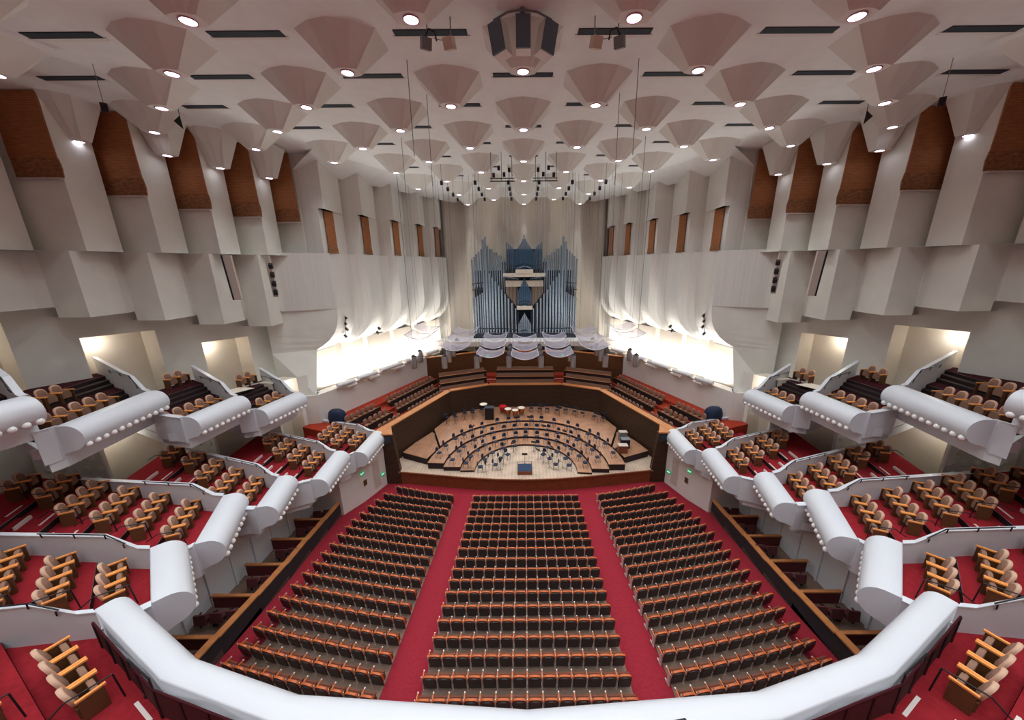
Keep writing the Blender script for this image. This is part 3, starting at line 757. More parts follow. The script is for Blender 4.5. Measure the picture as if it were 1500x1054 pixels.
for flip, sd, s in SIDES:
    low = [
        ('at the photographer', (-12.6, 7.95), (-8.9, 6.14), -9.65, (-1, -0.12), [(4, 1.5), (5, 1.5), (5, 1.5), (4, 1.5)], 0.82, 1.25, 0.27, 0.45, 11, 0),
        ('first beyond', (-14.25, 10.92), (-11.87, 8.66), -10.2, (-1, 0.03), [(3, 0.85), (4, 0.85), (5, 0.85), (5, .85)], 0.95, 1.25, 0.27, 0.5, 10, 1),
        ('second beyond', (-15.08, 15.03), (-13.61, 11.84), -10.9, (-1, 0.09), [(4, 0.4), (4, 0.4), (4, 0.4), (4, 0.4), (3, .4), (2, 1.0)], 1.35, 1.42, 0.28, 0.5, 9.6, 1),
        ('third beyond', (-14.29, 17.71), (-13.58, 14.99), -11.6, (-0.95, 0.31), [(4, 0.4), (4, 0.4), (3, 0.4), (2, 0.5), (2, .8)], 1.25, 1.35, 0.28, 0.42, 8.2, 1),
        ('fourth beyond', (-13.25, 21.78), (-12.92, 18.4), -12.3, (-0.94, 0.34), [(3, 0.4), (3, 0.4), (3, 0.4), (2, 0.6)], 1.2, 1.2, 0.26, 0.4, 7.2, 1),
        ('beside the stage', (-12.48, 26.2), (-12.5, 22.81), -13.0, (-0.96, 0.28), [(3, 0.35), (4, 0.35), (4, 0.35)], 1.05, 1.15, 0.25, 0.35, 5.6, 1)]
    pv = None
    for nm, F, N, Z, dv, rows, w1, wp, rise, cap, L, ft in low:
        make_box(flip, sd, s, 'lower', nm, F, N, Z, dv, rows, w1, wp, rise, cap, L, front=bool(ft), ext=5, prev=pv); pv = (F, dv)
    up = [
        ('nearest', (-20.3, 13.2), (-20.9, 8.0), -4.9, (-0.9, 0.42), [(2, 1.2), (2, 1.2)], 1.8, 1.8, 0.6, 0.6, 6),
        ('second', (-20.9, 18.2), (-20.2, 13.7), -6.5, (-0.91, 0.41), [(5, 1.3), (3, 2.6), (0, 1)], 2.0, 1.8, 0.6, 0.6, 6.2),
        ('third', (-18.5, 20.9), (-18.75, 17.6), -7.83, (-0.89, 0.46), [(5, 0.7), (0, 0.8), (2, 0.8)], 1.5, 1.7, 0.6, 0.6, 5.4),
        ('farthest', (-17.1, 24.4), (-17.7, 21.2), -8.9, (-0.89, 0.46), [(3, 0.6), (0, 0.8), (2, 0.8)], 1.3, 1.5, 0.6, 0.6, 4.4)]
    pv = None
    for nm, F, N, Z, dv, rows, w1, wp, rise, cap, L in up:
        make_box(flip, sd, s, 'upper', nm, F, N, Z, dv, rows, w1, wp, rise, cap, L, ext=1.6, capflat=False, prev=pv); pv = (F, dv)
    # transverse plaster panels with round bumps under the upper boxes
    for i_, (xa, xb, y, z0, z1) in enumerate(((-28.2, -24.15, 17.76, -12.2, -8.6), (-25.0, -21.65, 21.95, -12.8, -9.6), (-22.2, -19.5, 25.45, -13.2, -10.6))):
        b = MB(); b.box(((xa + xb) / 2, y + 0.1, (z0 + z1) / 2), (xb - xa, 0.2, z1 - z0))
        for c in range(int((xb - xa) / 0.75)):
            for q in range(int((z1 - z0) / 0.7)):
                m = MB(); m.ball((0, 0, 0), 0.24, 10); b.add([(xa + 0.45 + 0.75 * c + (0.3 if q % 2 else 0) + p[0], y + 0.02 + p[1] * 0.45, z0 + 0.4 + 0.7 * q + p[2]) for p in m.v], m.f, 0, True)
        struct(b.build('wall_%s_bumps_%s' % (sd, ORD[i_ + 1]), 'wall', flip=flip))

# front balcony rail across the bottom of the picture
base = [(-12.7, 8.0), (-8.95, 6.2), (-5.6, 5.35), (0, 5.02), (5.6, 5.35), (8.95, 6.2), (12.7, 8.0)]
FP = [(0.02, -1.02), (0.02, -0.03), (-0.02, 0.0)] + [(-0.3 - 0.42 * math.sin(math.radians(a)), -0.5 + 0.5 * math.cos(math.radians(a))) for a in range(0, 181, 15)] + [(0.1, -1.3), (0.1, -1.02)]
rings = []
for i, p in enumerate(base):
    p = Vector((p[0], p[1], 0)); q0 = Vector(base[max(0, i - 1)] + (0,)); q1 = Vector(base[min(6, i + 1)] + (0,))
    d0 = (p - q0).normalized() if i else (q1 - p).normalized(); d1 = (q1 - p).normalized() if i < 6 else d0
    nn = Vector((-(d0 + d1).y, (d0 + d1).x, 0)).normalized() / max(0.5, ((1 + d0.dot(d1)) / 2) ** 0.5)
    rings.append([p - nn * (w) + Vector((0, 0, -9.65 + z)) for w, z in FP])
t = thing('balcony_front', (0, 5.2, -10.9), 'broad white front rail sweeping across the bottom of the picture below the photographer', 'balcony front', 'white balcony fronts')
b = MB(); b.loft(rings, smooth=True); ob = b.build('parapet', 'rail', t)
for pl in ob.data.polygons:
    if len(pl.vertices) > 4: pl.use_smooth = False
b = MB(); b.slab([(-8.9, 6.1), (-5.6, 5.3), (0, 5.0), (5.6, 5.3), (8.9, 6.1), (14, -1), (14, -14), (-14, -14), (-14, -1)], -11.0, -10.66)
struct(b.build('floor_balcony', 'boxcarpet'))
for flip, sd, s in SIDES:
    g = thing('guard_rail', fx((-9.5, 6.3, -10.65), flip), 'dark red guard rail with posts inside the front balcony rail, %s corner' % sd, 'guard rail')
    pts = [(-12.35, 7.65), (-8.95, 6.0), (-5.6, 5.15), (-1.0, 4.86)]
    b = MB(); b.tube([(x, y, -9.7) for x, y in pts], 0.03); b.build('top_tube', 'darkcarpet', g, flip)
    for (x0, y0), (x1, y1), n in zip(pts[:-1], pts[1:], (4, 4, 5)):
        for i in range(n):
            k = i / n; b = MB(); b.box((x0 + (x1 - x0) * k, y0 + (y1 - y0) * k, -10.2), (0.05, 0.05, 0.95)); b.build('post', 'black', g, flip)
    b = MB()
    for (x0, y0), (x1, y1) in zip(pts[:-1], pts[1:]): b.prism([(x0, y0, -10.6), (x1, y1, -10.6), (x1, y1, -9.75), (x0, y0, -9.75)], (0, 0.02, 0))
    b.build('panel', 'mesh', g, flip)
    for nm, pth in (('near the bend', [(-9.9, 6.42, -9.6), (-9.9, 6.42, -9.32), (-8.9, 5.98, -9.32), (-8.9, 5.98, -9.6)]), ('near the centre', [(-3.35, 5.15, -9.6), (-3.35, 5.15, -9.3), (-2.3, 5.0, -9.3), (-2.3, 5.0, -9.6)])):
        b = MB(); b.tube(pth, 0.025)
        tag(b.build('rail_loop', 'black', flip=flip), 'thin dark hoop on the front balcony rail, %s on the %s' % (nm, sd), 'rail hoop')

# ================================================================== ORCHESTRA BOXES
for flip, sd, s in SIDES:
    jn = [(-13.05, 8.6), (-13.1, 11.25), (-13.1, 13.45), (-13.15, 15.55), (-13.3, 17.7), (-13.4, 19.75), (-13.5, 21.7)]
    for i in range(6):
        (x0, y0), (x1, y1) = jn[i], jn[i + 1]
        z0, z1 = FZ(y0) , FZ(y1)
        nb_ = ORD[i + 1]
        t = thing('box_parapet', fx(((x0 + x1) / 2, (y0 + y1) / 2, z1), flip), 'dark box parapet with wooden cap, %s section from the photographer, %s orchestra boxes' % (nb_, sd), 'box parapet', 'orchestra box parapets')
        b = MB(); zt0 = z0 + 1.0 - (z0 - z1) * 0.0; zt1 = z0 + 1.0 - (z0 - z1) * 0.85
        b.prism([(x0, y0, z0 - .1), (x1, y1, z1 - .1), (x1, y1, zt1), (x0, y0, zt0)], (-0.1, 0, 0)); b.build('panel', 'boxwood', t, flip)
        b = MB(); b.prism([(x0 + .06, y0, zt0), (x1 + .06, y1, zt1), (x1 + .06, y1, zt1 + 0.07), (x0 + .06, y0, zt0 + 0.07)], (-0.3, 0, 0)); b.build('cap_rail', 'woodcap', t, flip)
        if i:
            t = thing('box_partition', fx((x0 - 1.3, y0, z0), flip), 'dark red partition with wooden cap between orchestra boxes, %s from the photographer, %s side' % (ORD[i], sd), 'box partition', 'orchestra box partitions')
            b = MB(); b.box((x0 - 1.2, y0, z0 + 0.5), (2.1, 0.06, 1.0)); b.build('panel', 'boxdiv', t, flip)
            b = MB(); b.box((x0 - 1.2, y0, z0 + 1.03), (2.15, 0.16, 0.07)); b.build('cap_rail', 'woodcap', t, flip)
        b = MB(); b.prism([(x0, y0, z0 + .02), (x1, y1, z0 + 0.02), (x1 - 2.9, y1, z0 + 0.02), (x0 - 2.9, y0, z0 + 0.02)], (0, 0, -0.5))
        struct(b.build('floor_orchestra_box_%s_%s' % (sd, ORD[i + 1]), 'deck', flip=flip))
        for k in range(3 if i < 2 else 2):
            p = (x0 - 0.5 - 0.64 * k, y1 - 0.75 - 0.12 * k, z0 + 0.02)
            t = thing('folding_seat', fx(p, flip), 'maroon upholstered seat, %s from the parapet, %s orchestra box, %s side' % (ORD[k + 1], ORD[i + 1], sd), 'seat', 'maroon seats in the orchestra boxes', (0.12 if not flip else -0.12))
            b = MB(); b.box((0, -0.22, 0.68), (0.5, 0.09, 0.5), rx=-0.15); b.build('backrest', 'maroon', t, local=True)
            b = MB(); b.box((0, 0.05, 0.44), (0.48, 0.46, 0.1)); b.build('seat', 'maroon', t, local=True)
            for q in (-1, 1):
                b = MB(); b.box((q * 0.28, 0.02, 0.62), (0.05, 0.46, 0.05)); b.box((q * 0.28, 0.02, 0.3), (0.04, 0.08, 0.6)); b.build('armrest', 'black', t, local=True)

# ================================================================== TERRACE AROUND THE STAGE
td = Vector((3.9, 10.1, 0)).normalized()
for flip, sd, s in SIDES:
    n = Vector((-td.y, td.x, 0)); O = Vector((-12.1, 25.9, 0))
    Q = lambda u, w, z: O + td * u + n * w + Vector((0, 0, z))
    b = MB()
    offs = [0.3, 1.45, 2.75, 4.0, 6.4]; zz = [-14.0, -13.6, -13.2, -12.85]
    for r in range(4):
        u0 = -1.6 if r == 3 else 0.0; u1 = 10.8 + r * 0.9
        b.prism([Q(u0, offs[r], zz[r]), Q(u1, offs[r], zz[r]), Q(u1 + .5, offs[r + 1], zz[r]), Q(u0, offs[r + 1], zz[r])], (0, 0, -1.0))
    struct(b.build('floor_terrace_%s' % sd, 'terracarpet', flip=flip))
    rz = math.atan2(-n.y, -n.x) - PI / 2
    ts = MB()
    for r, (w, z, g1, g2) in enumerate(((0.85, -14.0, (1.45, 5), (5.3, 10)), (2.1, -13.6, (1.1, 5), (5.0, 11)), (3.4, -13.2, (0.4, 6), (5.3, 13)))):
        for gi, (u0, cnt) in enumerate((g1, g2)):
            part = 'near group' if gi == 0 else 'long far group'
            fp = thing('row_front', fx(Q(u0 + cnt * .28, w - 0.5, z), flip), 'dark low panel in front of terrace row %s, %s, %s of the stage' % (ORD[r + 1], part, sd), 'row front', 'dark fronts of the terrace rows')
            q = MB(); q.prism([Q(u0 - .3, w - .42, z - .05), Q(u0 + cnt * .58 - .2, w - .42, z - .05), Q(u0 + cnt * .58 - .2, w - .42, z + .62), Q(u0 - .3, w - .42, z + .62)], tuple(n * 0.05)); q.build('panel', 'riserdark', fp, flip)
            q = MB(); q.prism([Q(u0 - .3, w - .48, z + .6), Q(u0 + cnt * .58 - .2, w - .48, z + .6), Q(u0 + cnt * .58 - .2, w - .48, z + .66), Q(u0 - .3, w - .48, z + .66)], tuple(n * 0.12)); q.build('ledge', 'darkwood', fp, flip)
            for i in range(cnt):
                t = thing('terrace_seat', fx(Q(u0 + 0.58 * i, w, z), flip), 'beige terrace seat %s of the stage, %s row from the rail, %s, %s' % (sd, ORD[r + 1], part, ORD[i + 1]), 'seat', 'beige terrace seats %s of the stage' % sd, -rz if flip else rz)
                if not ts.v:
                    bk_ = MB(); bk_.loft([[(0.22 * k * math.copysign(abs(math.cos(a)) ** .7, math.cos(a)), y, 0.72 + .25 * k * math.sin(a)) for a in [2 * PI * j / 14 for j in range(14)]] for k, y in ((0.95, -0.27), (1.0, -0.2), (0.8, -0.16))])
                    TB = bk_.mesh('backrest', ['beige'])
                    se_ = MB(); se_.box((0, 0.03, 0.45), (0.46, 0.36, 0.12)); se_.cyl((-.23, .2, .45), (.23, .2, .45), 0.06, n=8); TS = se_.mesh('seat', ['beige'])
                    ba_ = MB(); ba_.box((0, -0.05, 0.2), (0.3, 0.2, 0.4)); ba_.box((-.27, 0, .6), (.05, .4, .05)); TA = ba_.mesh('base', ['darkwood'])
                    ts.v.append((0, 0, 0))
                kid(t, 'backrest', TB); kid(t, 'seat', TS); kid(t, 'base', TA)
for flip, sd, s in SIDES:
    b = MB(); c = (-16.25, 27.75, -12.85)
    b.loft([[(c[0] + rx * math.cos(a) * (1 + .12 * math.sin(3 * a)), c[1] + ry * math.sin(a), c[2] + z) for a in [2 * PI * i / 20 for i in range(20)]] for rx, ry, z in ((0.8, 0.5, 0), (0.78, 0.5, 0.5), (0.66, 0.42, 0.9), (0.4, 0.26, 1.1), (0.1, 0.08, 1.15))])
    tag(b.build('covered_equipment', 'navy', flip=flip), 'dark lumpy covered equipment at the near end of the terrace, %s of the stage' % sd, 'cover')
# benches behind the stage: three rows in each of three sections, stepped
b = MB()
RY = [(39.1, -13.85, -12.95), (40.15, -13.35, -12.45), (41.2, -12.85, -11.95)]
b.slab([(-9.3, 38.4), (9.3, 38.4), (9.3, 42), (-9.3, 42)], -14.6, -14.0)
for i, (y, zf, zt_) in enumerate(RY): b.slab([(-9.6, y - 0.6), (9.6, y - 0.6), (9.6, 42.0), (-9.6, 42.0)], -14.2, zf)
struct(b.build('floor_terrace_rear', 'terracarpet'))
SEC = [('centre', (-3.45, 0.0), (3.45, 0.0)), ('left', (-9.3, -2.55), (-4.75, -0.25)), ('right', (4.75, -0.25), (9.3, -2.55))]
for nm, (xa, ya), (xb, yb) in SEC:
    for i, (y, zf, zt_) in enumerate(RY):
        A = Vector((xa, y + ya, 0)); B_ = Vector((xb, y + yb, 0))
        if nm != 'centre':
            k = 1 if nm == 'left' else -1
            A.x += -0.35 * i * k if nm == 'left' else 0.1 * i; B_.x += 0.1 * i * -k if nm == 'left' else 0.35 * i
        c = (A + B_) / 2; l = (B_ - A).length; yaw = math.atan2(B_.y - A.y, B_.x - A.x)
        t = thing('choir_bench', (c.x, c.y, zf), 'long brown choir bench behind the stage, %s section, %s row from the rail' % (nm, ORD[i + 1]), 'bench', 'choir benches behind the stage', yaw)
        q = MB(); q.box((0, 0.2, 0.68), (l, 0.08, 0.44), rx=-0.1); q.build('backrest', 'beige', t, local=True)
        q = MB(); q.box((0, 0.0, 0.42), (l, 0.42, 0.1)); q.build('seat', 'beige', t, local=True)
        q = MB(); q.box((0, 0.05, 0.2), (l, 0.3, 0.4)); q.build('base', 'riserdark', t, local=True)
        q = MB(); q.box((0, -0.42, 0.3), (l + .1, 0.05, 0.66)); q.build('front_panel', 'riserdark', t, local=True)
        q = MB(); q.box((0, -0.42, 0.65), (l + .1, 0.14, 0.05)); q.build('book_ledge', 'woodcap', t, local=True)
for flip, sd, s in SIDES:
    for j, (x, y) in enumerate(((-4.1, 39.3), (-9.6, 38.0))):
        b = MB()
        for i in range(4): b.box((x, y + 0.35 * i, -13.9 + 0.2 * i), (1.1, 0.36, 0.25), m=0); b.box((x, y - .18 + .35 * i, -13.79 + .2 * i), (1.1, 0.03, 0.05), m=1)
        struct(b.build('trim_terrace_steps_%s_%s' % (sd, 'inner' if j == 0 else 'outer'), ['terracarpet', 'nosing'], flip=flip))
    t = thing('exit_sign', fx((-4.65, 41.75, -10.62), flip), 'small green exit sign on the dark wall behind the benches, %s side' % sd, 'exit sign')
    q = MB(); q.box((0, 0, 0), (0.34, 0.06, 0.26)); q.build('panel', 'exit', t, local=True)

# ================================================================== WALL BANNERS AND FITTINGS
for flip, sd, s in SIDES:
    BZ = [5.3, 4.85, 4.45, 4.05, 3.68, 3.52, 3.43]
    for i, (x, y) in enumerate(HOUSE + [LASTB]):
        if i == 0: continue
        zb_ = BZ[i]; x0, x1 = x - 2.3, x + 0.08; yy = y - 0.09
        t = thing('acoustic_banner', fx(((x0 + x1) / 2, yy, zb_), flip), 'wide brown acoustic banner high on the %s house wall, %s from the audience end' % (sd, ORD[i]), 'wall banner', 'wide brown wall banners')
        b = MB(); b.prism([(x0, yy, zb_ + 0.95), (x1 - .02, yy, zb_ + 0.95), (x1 - .1, yy, 8.3), (x0, yy, 8.3)], (0, 0.06, 0)); b.build('cloth', 'banner', t, flip)
        b = MB(); b.prism([(x0, yy + .02, zb_ + 0.05), (x1, yy + .02, zb_ + 0.05), (x1 + .05, yy + .02, zb_ + .5), (x1 - .02, yy + .02, zb_ + 0.95), (x0, yy + .02, zb_ + 0.95)], (0, 0.06, 0)); b.build('hem', 'bannerlow', t, flip)
        b = MB(); b.box(((x0 + x1) / 2, yy - 0.06, zb_), (x1 - x0 + 0.02, 0.2, 0.07)); b.build('ledge', 'ledge', t, flip)
    for i, (x, y) in enumerate(STG):
        t = thing('narrow_banner', fx((x - 0.35, y + 1.2, 1.2), flip), 'narrow brown banner beside dark gap, %s stage wall, %s from the audience' % (sd, ORD[i + 1]), 'wall banner', 'narrow brown stage wall banners')
        b = MB(); b.prism([(x - 0.42, y + 0.7, 1.75), (x - 0.2, y + 1.68, 1.75), (x - 0.2, y + 1.68, 4.45), (x - 0.42, y + 0.7, 4.45)], (-0.05, 0, 0)); b.build('cloth', 'banner', t, flip)
        b = MB(); b.prism([(x - 0.40, y + 0.6, 1.17), (x - 0.15, y + 1.7, 1.17), (x - 0.2, y + 1.68, 1.75), (x - 0.42, y + 0.7, 1.75)], (-0.05, 0, 0)); b.build('hem', 'bannerlow', t, flip)
    # vertical light strips on the house wall
    t = thing('light_strip', fx((-18.3, 25.9, -2.0), flip), 'pale vertical strip with four black spotlights on the %s wall next to the stage wall' % sd, 'light strip')
    b = MB(); b.prism([(-18.55, 25.9, 0.85), (-18.25, 25.95, 0.85), (-18.2, 26.05, -2.05), (-18.5, 26.0, -2.05)], (0, 0.12, 0)); b.build('plate', 'ledge', t, flip)
    for q in range(4):
        b = MB(); c = Vector((-18.12, 25.8, 0.15 - 0.62 * q)); b.box(c, (0.26, 0.3, 0.3), rz=0.5, rx=0.5); b.box(c + Vector((-0.12, 0.15, 0.1)), (0.08, 0.3, 0.06)); b.build('spotlight', 'black', t, flip)
    t = thing('light_strip', fx((-19.4, 23.7, -2.0), flip), 'pale vertical strip with dark slit, %s wall, one bay from the stage wall' % sd, 'light strip')
    b = MB(); b.prism([(-19.6, 23.6, 0.85), (-19.15, 23.7, 0.85), (-19.1, 23.8, -2.05), (-19.5, 23.7, -2.05)], (0, 0.12, 0)); b.build('plate', 'ledge', t, flip)
    b = MB(); b.prism([(-19.68, 23.55, 0.85), (-19.6, 23.57, 0.85), (-19.5, 23.67, -2.05), (-19.58, 23.65, -2.05)], (0, 0.12, 0)); b.build('slit', 'black', t, flip)
    for nm, pts in (('first', [(-16.2, 31.2, -4.3), (-16.3, 31.2, -4.8), (-16.25, 31.2, -5.3), (-16.5, 31.3, -5.95)]), ('second', [(-14.05, 32.9, -5.55), (-14.25, 32.9, -5.95)])):
        t = thing('cove_spotlights', fx(pts[0], flip), 'small black spotlights on the curved white cove, %s fold of the %s stage wall' % (nm, sd), 'spotlight')
        b = MB(); b.tube([Vector(p) + Vector((0.25, -0.25, 0)) for p in (pts[0], pts[-1])], 0.03); b.build('bar', 'black', t, flip)
        for p in pts:
            b = MB(); b.cyl(Vector(p) + Vector((0.2, -0.3, 0.08)), Vector(p) + Vector((0.42, -0.35, -0.14)), 0.11, n=8); b.build('lamp_head', 'black', t, flip)
    # small hanging loudspeaker and wall loudspeaker near the ceiling
    t = thing('hanging_speaker', fx((-22.0, 21.1, 8.0), flip), 'small black loudspeaker on a thin wire under the ceiling, far %s' % sd, 'loudspeaker')
    b = MB(); b.box((-18.1, 17.4, 6.75), (0.22, 0.22, 0.34), rz=0.7, rx=0.2); b.build('cabinet', 'black', t, flip)
    b = MB(); b.cyl((-18.1, 17.4, 6.9), (-18.1, 17.4, 8.34), 0.012); b.build('wire', 'grey', t, flip)
    b = MB(); b.add([(-18.5, 21.1, 7.55), (-18.2, 21.2, 7.85), (-18.2, 21.25, 7.2), (-18.4, 21.4, 7.5)], [(0, 1, 2), (1, 3, 2), (0, 3, 1), (0, 2, 3)])
    b.cyl((-18.25, 21.25, 7.7), (-18.25, 21.25, 8.34), 0.015)
    tag(b.build('wedge_speaker', 'black', flip=flip), 'black wedge loudspeaker beside a ceiling pod on the %s' % sd, 'loudspeaker')

# central loudspeaker cluster under the ceiling
t = thing('speaker_cluster', (0, 14.6, 8.3), 'cluster of three dark loudspeakers on a curved bracket in the ceiling centre', 'loudspeaker')
for x, rz, rl, zc in ((0.02, 0, 0, 7.74), (-0.9, -0.5, -0.2, 7.58), (0.93, 0.5, 0.2, 7.58)):
    b = MB(); R = Matrix.Rotation(rz, 3, 'Z') @ Matrix.Rotation(rl, 3, 'Y')
    m = MB(); m.box((0, 0, 0), (0.5, 0.06, 0.95)); b.add([R @ Vector(p) + Vector((x, 14.36, zc)) for p in m.v], m.f); b.build('grille', 'speaker', t)
    b = MB(); m = MB(); m.box((0, 0.26, 0), (0.52, 0.45, 0.97)); b.add([R @ Vector(p) + Vector((x, 14.36, zc)) for p in m.v], m.f); b.build('cabinet', 'pod', t)
b = MB(); b.tube([(-1.0, 14.5, 8.12), (-0.5, 14.35, 8.26), (0, 14.3, 8.3), (0.5, 14.35, 8.26), (1.0, 14.5, 8.12)], 0.035); b.cyl((0, 14.3, 8.2), (0, 14.3, 8.345), 0.08); b.build('bracket', 'grey', t)
for flip, sd, s in SIDES:
    t = thing('spotlight_pair', fx((-3.0, 14.6, 8.3), flip), 'pair of grey square spotlights hanging under a dark slot, %s of the loudspeaker cluster' % sd, 'spotlight')
    for x, rz, mt in ((-3.38, 0.5, 'grey'), (-2.56, -0.35, 'organcase')):
        b = MB(); b.box((x, 14.6, 7.52), (0.34, 0.3, 0.34), rz=rz, rx=0.35); b.build('lamp_head', mt, t, flip)
        b = MB(); b.cyl((x + .05, 14.65, 7.65), (x + .05, 14.7, 8.34), 0.02); b.build('stem', 'grey', t, flip)
    b = MB(); b.tube([(-3.4, 14.6, 7.7), (-3.25, 14.6, 7.95), (-3.05, 14.6, 7.85), (-3.0, 14.6, 7.6)], 0.03); b.build('yoke', 'black', t, flip)
    b = MB(); b.tube([(-3.1, 14.6, 7.68), (-2.85, 14.6, 7.62), (-2.6, 14.6, 7.7)], 0.012); b.build('cord', 'grey', t, flip)
    for i, (x, y, l) in enumerate(((-4.85, 17.3, 3.6), (-4.84, 20.3, 4.2), (-8.16, 26.3, 3.4))):
        b = MB(); b.cyl((x, y, 8.35), (x, y, 8.35 - l), 0.016)
        tag(b.build('hanging_cable', 'grey', flip=flip), 'thin cable hanging from the ceiling, %s from the photographer, %s of centre' % (ORD[i + 1], sd), 'cable')
    for i, x in enumerate((-6.98, -4.14, -1.31)):
        for j in range(4):
            y = 32.5 + 2.5 * j
            t = thing('ceiling_spotlight', fx((x, y, 6.9), flip), 'tiny black spotlight over stage, %s column %s of centre, %s along' % (ORD[3 - i], sd, ORD[j + 1]), 'spotlight', 'tiny black ceiling spotlights')
            b = MB(); b.box((x, y, 6.9), (0.22, 0.25, 0.3), rx=0.5); b.build('lamp_head', 'black', t, flip)
            b = MB(); b.cyl((x, y, 7.0), (x, y, 8.35), 0.015); b.build('stem', 'grey', t, flip)
    t = thing('lighting_truss', fx((-1.7, 29.5, 7.3), flip), 'small black lighting frame with lamps under the ceiling, %s of centre' % sd, 'lighting truss')
    b = MB()
    for z in (6.35, 6.55): b.tube([(-2.6, 29.5, z), (-0.7, 29.5, z)], 0.035)
    for x in (-2.5, -1.7, -0.9): b.cyl((x, 29.5, 6.35), (x, 29.5, 8.35), 0.02)
    b.build('frame', 'black', t, flip)
    for x in (-2.3, -1.9, -1.5, -1.1):
        b = MB(); b.box((x, 29.4, 7.0 + 0.25 * math.sin(x * 9)), (0.2, 0.22, 0.3), rx=0.4); b.build('lamp_head', 'black', t, flip)

# ================================================================== ORGAN
for x_ in (-5.0, -1.7, 1.7, 5.0): spot('organ_fill', (x_, 36.5, 7.9), (x_ * 0.8, 45, -6.5), 900, 46, 0.3, 0.9, (0.9, 0.96, 1.0))  # unseen fill spots added to brighten the organ, not tied to any fixture
org = thing('pipe_organ', (0, 45.0, -8.6), 'blue-grey pipe organ filling the wall behind the stage', 'organ')
PIPES = []        # (x, y, z0, z1, r, mat)
x = 0.9
for flip, sd, s in SIDES:
    k = s
    n = 9
    for i in range(n):                                # long front rank, stepping down towards the centre
        xx = 1.12 + (4.42 - 1.12) * (i / (n - 1)) ** 0.9; PIPES.append((k * xx, 45.0, -8.6, -5.35 + 4.65 * (xx - 1.0) / 3.5, 0.1 + 0.075 * i / (n - 1), 0))
    for i in range(5):                                # short lower outer pipes and the ones above them
        xx = 5.36 + 1.2 * i / 4
        PIPES.append((k * xx, 45.0, -8.6, -3.15 - 0.75 * (xx - 5.25) / 1.3, 0.115, 0))
        PIPES.append((k * xx, 45.25, -2.75, 2.2 - 1.3 * (xx - 5.25) / 1.3, 0.105, 0))
    PIPES.append((k * 4.78, 44.9, -8.6, 3.5, 0.15, 0)); PIPES.append((k * 5.1, 44.95, -8.6, 2.9 if s > 0 else 3.2, 0.13, 0))
    for i in range(8):                                # second rank behind
        xx = 2.6 + 2.0 * i / 7; PIPES.append((k * xx, 45.6, -4.0, 0.95 + 1.45 * (xx - 2.6) / 2.1 + (0.15 if i % 2 else 0), 0.105, 0))
    for i in range(5):                                # upper centre, outer groups
        xx = 1.3 + 0.9 * i / 4; PIPES.append((k * xx, 45.5, -0.4, 2.1 + 0.85 * (xx - 1.3) / 0.9, 0.075, 1))
for i in range(15):                                   # upper centre peak
    xx = -1.15 + 2.3 * i / 14; PIPES.append((xx, 45.3, -0.35, 3.75 - 1.75 * abs(xx) ** 0.7, 0.065, 1))
for i in range(13):                                   # small centre group and the lowest one
    xx = -0.78 + 1.56 * i / 12
    PIPES.append((xx, 44.9, -4.8, -1.4 - 1.9 * abs(xx), 0.052, 1)); PIPES.append((xx, 44.9, -8.5, -5.8 - 1.7 * abs(xx), 0.052, 0))
def pipe_mesh(x, y, z0, z1, r):
    f = min(0.7, 0.14 * (z1 - z0)); m = MB()
    m.lathe((x, y, z0), [(r * 0.3, 0), (r, f), (r, z1 - z0)], 9)
    m.box((x, y - r * 0.92, z0 + f + 0.1), (r * 1.1, 0.03, 0.16), m=1)
    return m
PIPES.sort(key=lambda p: -(p[3] - p[2]) * p[4])
for x, y, z0, z1, r, mi in PIPES[:100]:
    pipe_mesh(x, y, z0, z1, r).build('pipe', [['pipe', 'pipedark'][mi], 'organblack'], org)
m = MB()
for x, y, z0, z1, r, mi in PIPES[100:]:
    q = pipe_mesh(x, y, z0, z1, r); m.add(q.v, q.f, mi, True)
o = m.build('small_pipes', ['pipe', 'pipedark'], org); o['kind'] = 'stuff'; o['label'] = 'remaining slender organ pipes'
m2 = MB()
for s in (-1, 1):
    for i in range(9):
        xx = 0.95 + 1.35 * i / 8; lo = -5.1 + 0.22 * i; m2.box((s * xx, 45.15, (lo - 2.45) / 2), (0.085, 0.085, -2.45 - lo))
m2.build('wooden_pipes', 'pipewood', org)
for nm, bx, mt in (('upper_chest', [((0, 45.0, -0.62), (2.2, 0.9, 0.5)), ((0, 45.05, -1.05), (5.3, 0.9, 0.45))], 'organcase'), ('middle_panel', [((0, 45.25, -2.1), (4.8, 0.3, 0.75))], 'organcase'),
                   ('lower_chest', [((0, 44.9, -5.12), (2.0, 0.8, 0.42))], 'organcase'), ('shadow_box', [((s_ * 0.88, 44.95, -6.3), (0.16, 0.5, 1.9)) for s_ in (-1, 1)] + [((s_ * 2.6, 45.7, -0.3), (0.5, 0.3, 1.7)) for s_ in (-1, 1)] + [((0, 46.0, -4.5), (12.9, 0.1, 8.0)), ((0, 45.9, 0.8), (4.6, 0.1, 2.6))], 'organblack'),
                   ('case_front', [((0, 45.1, -8.8), (13.4, 0.8, 0.45))] + [((s_ * 5.9, 45.1, -2.85), (1.5, 0.5, 0.1)) for s_ in (-1, 1)], 'organblack')):
    m = MB()
    for c, d in bx: m.box(c, d)
    m.build(nm, mt, org)
for s in (-1, 1):
    for i in range(8):
        xx = 0.85 + 0.24 * i; m = MB(); m.cyl((s * xx, 44.9, -1.55 + 0.03 * i), (s * (xx - 0.05), 43.7, -1.5 + 0.05 * i), 0.03, 0.075, n=8); m.build('trumpet_pipe', 'pipe', org)
m = MB()
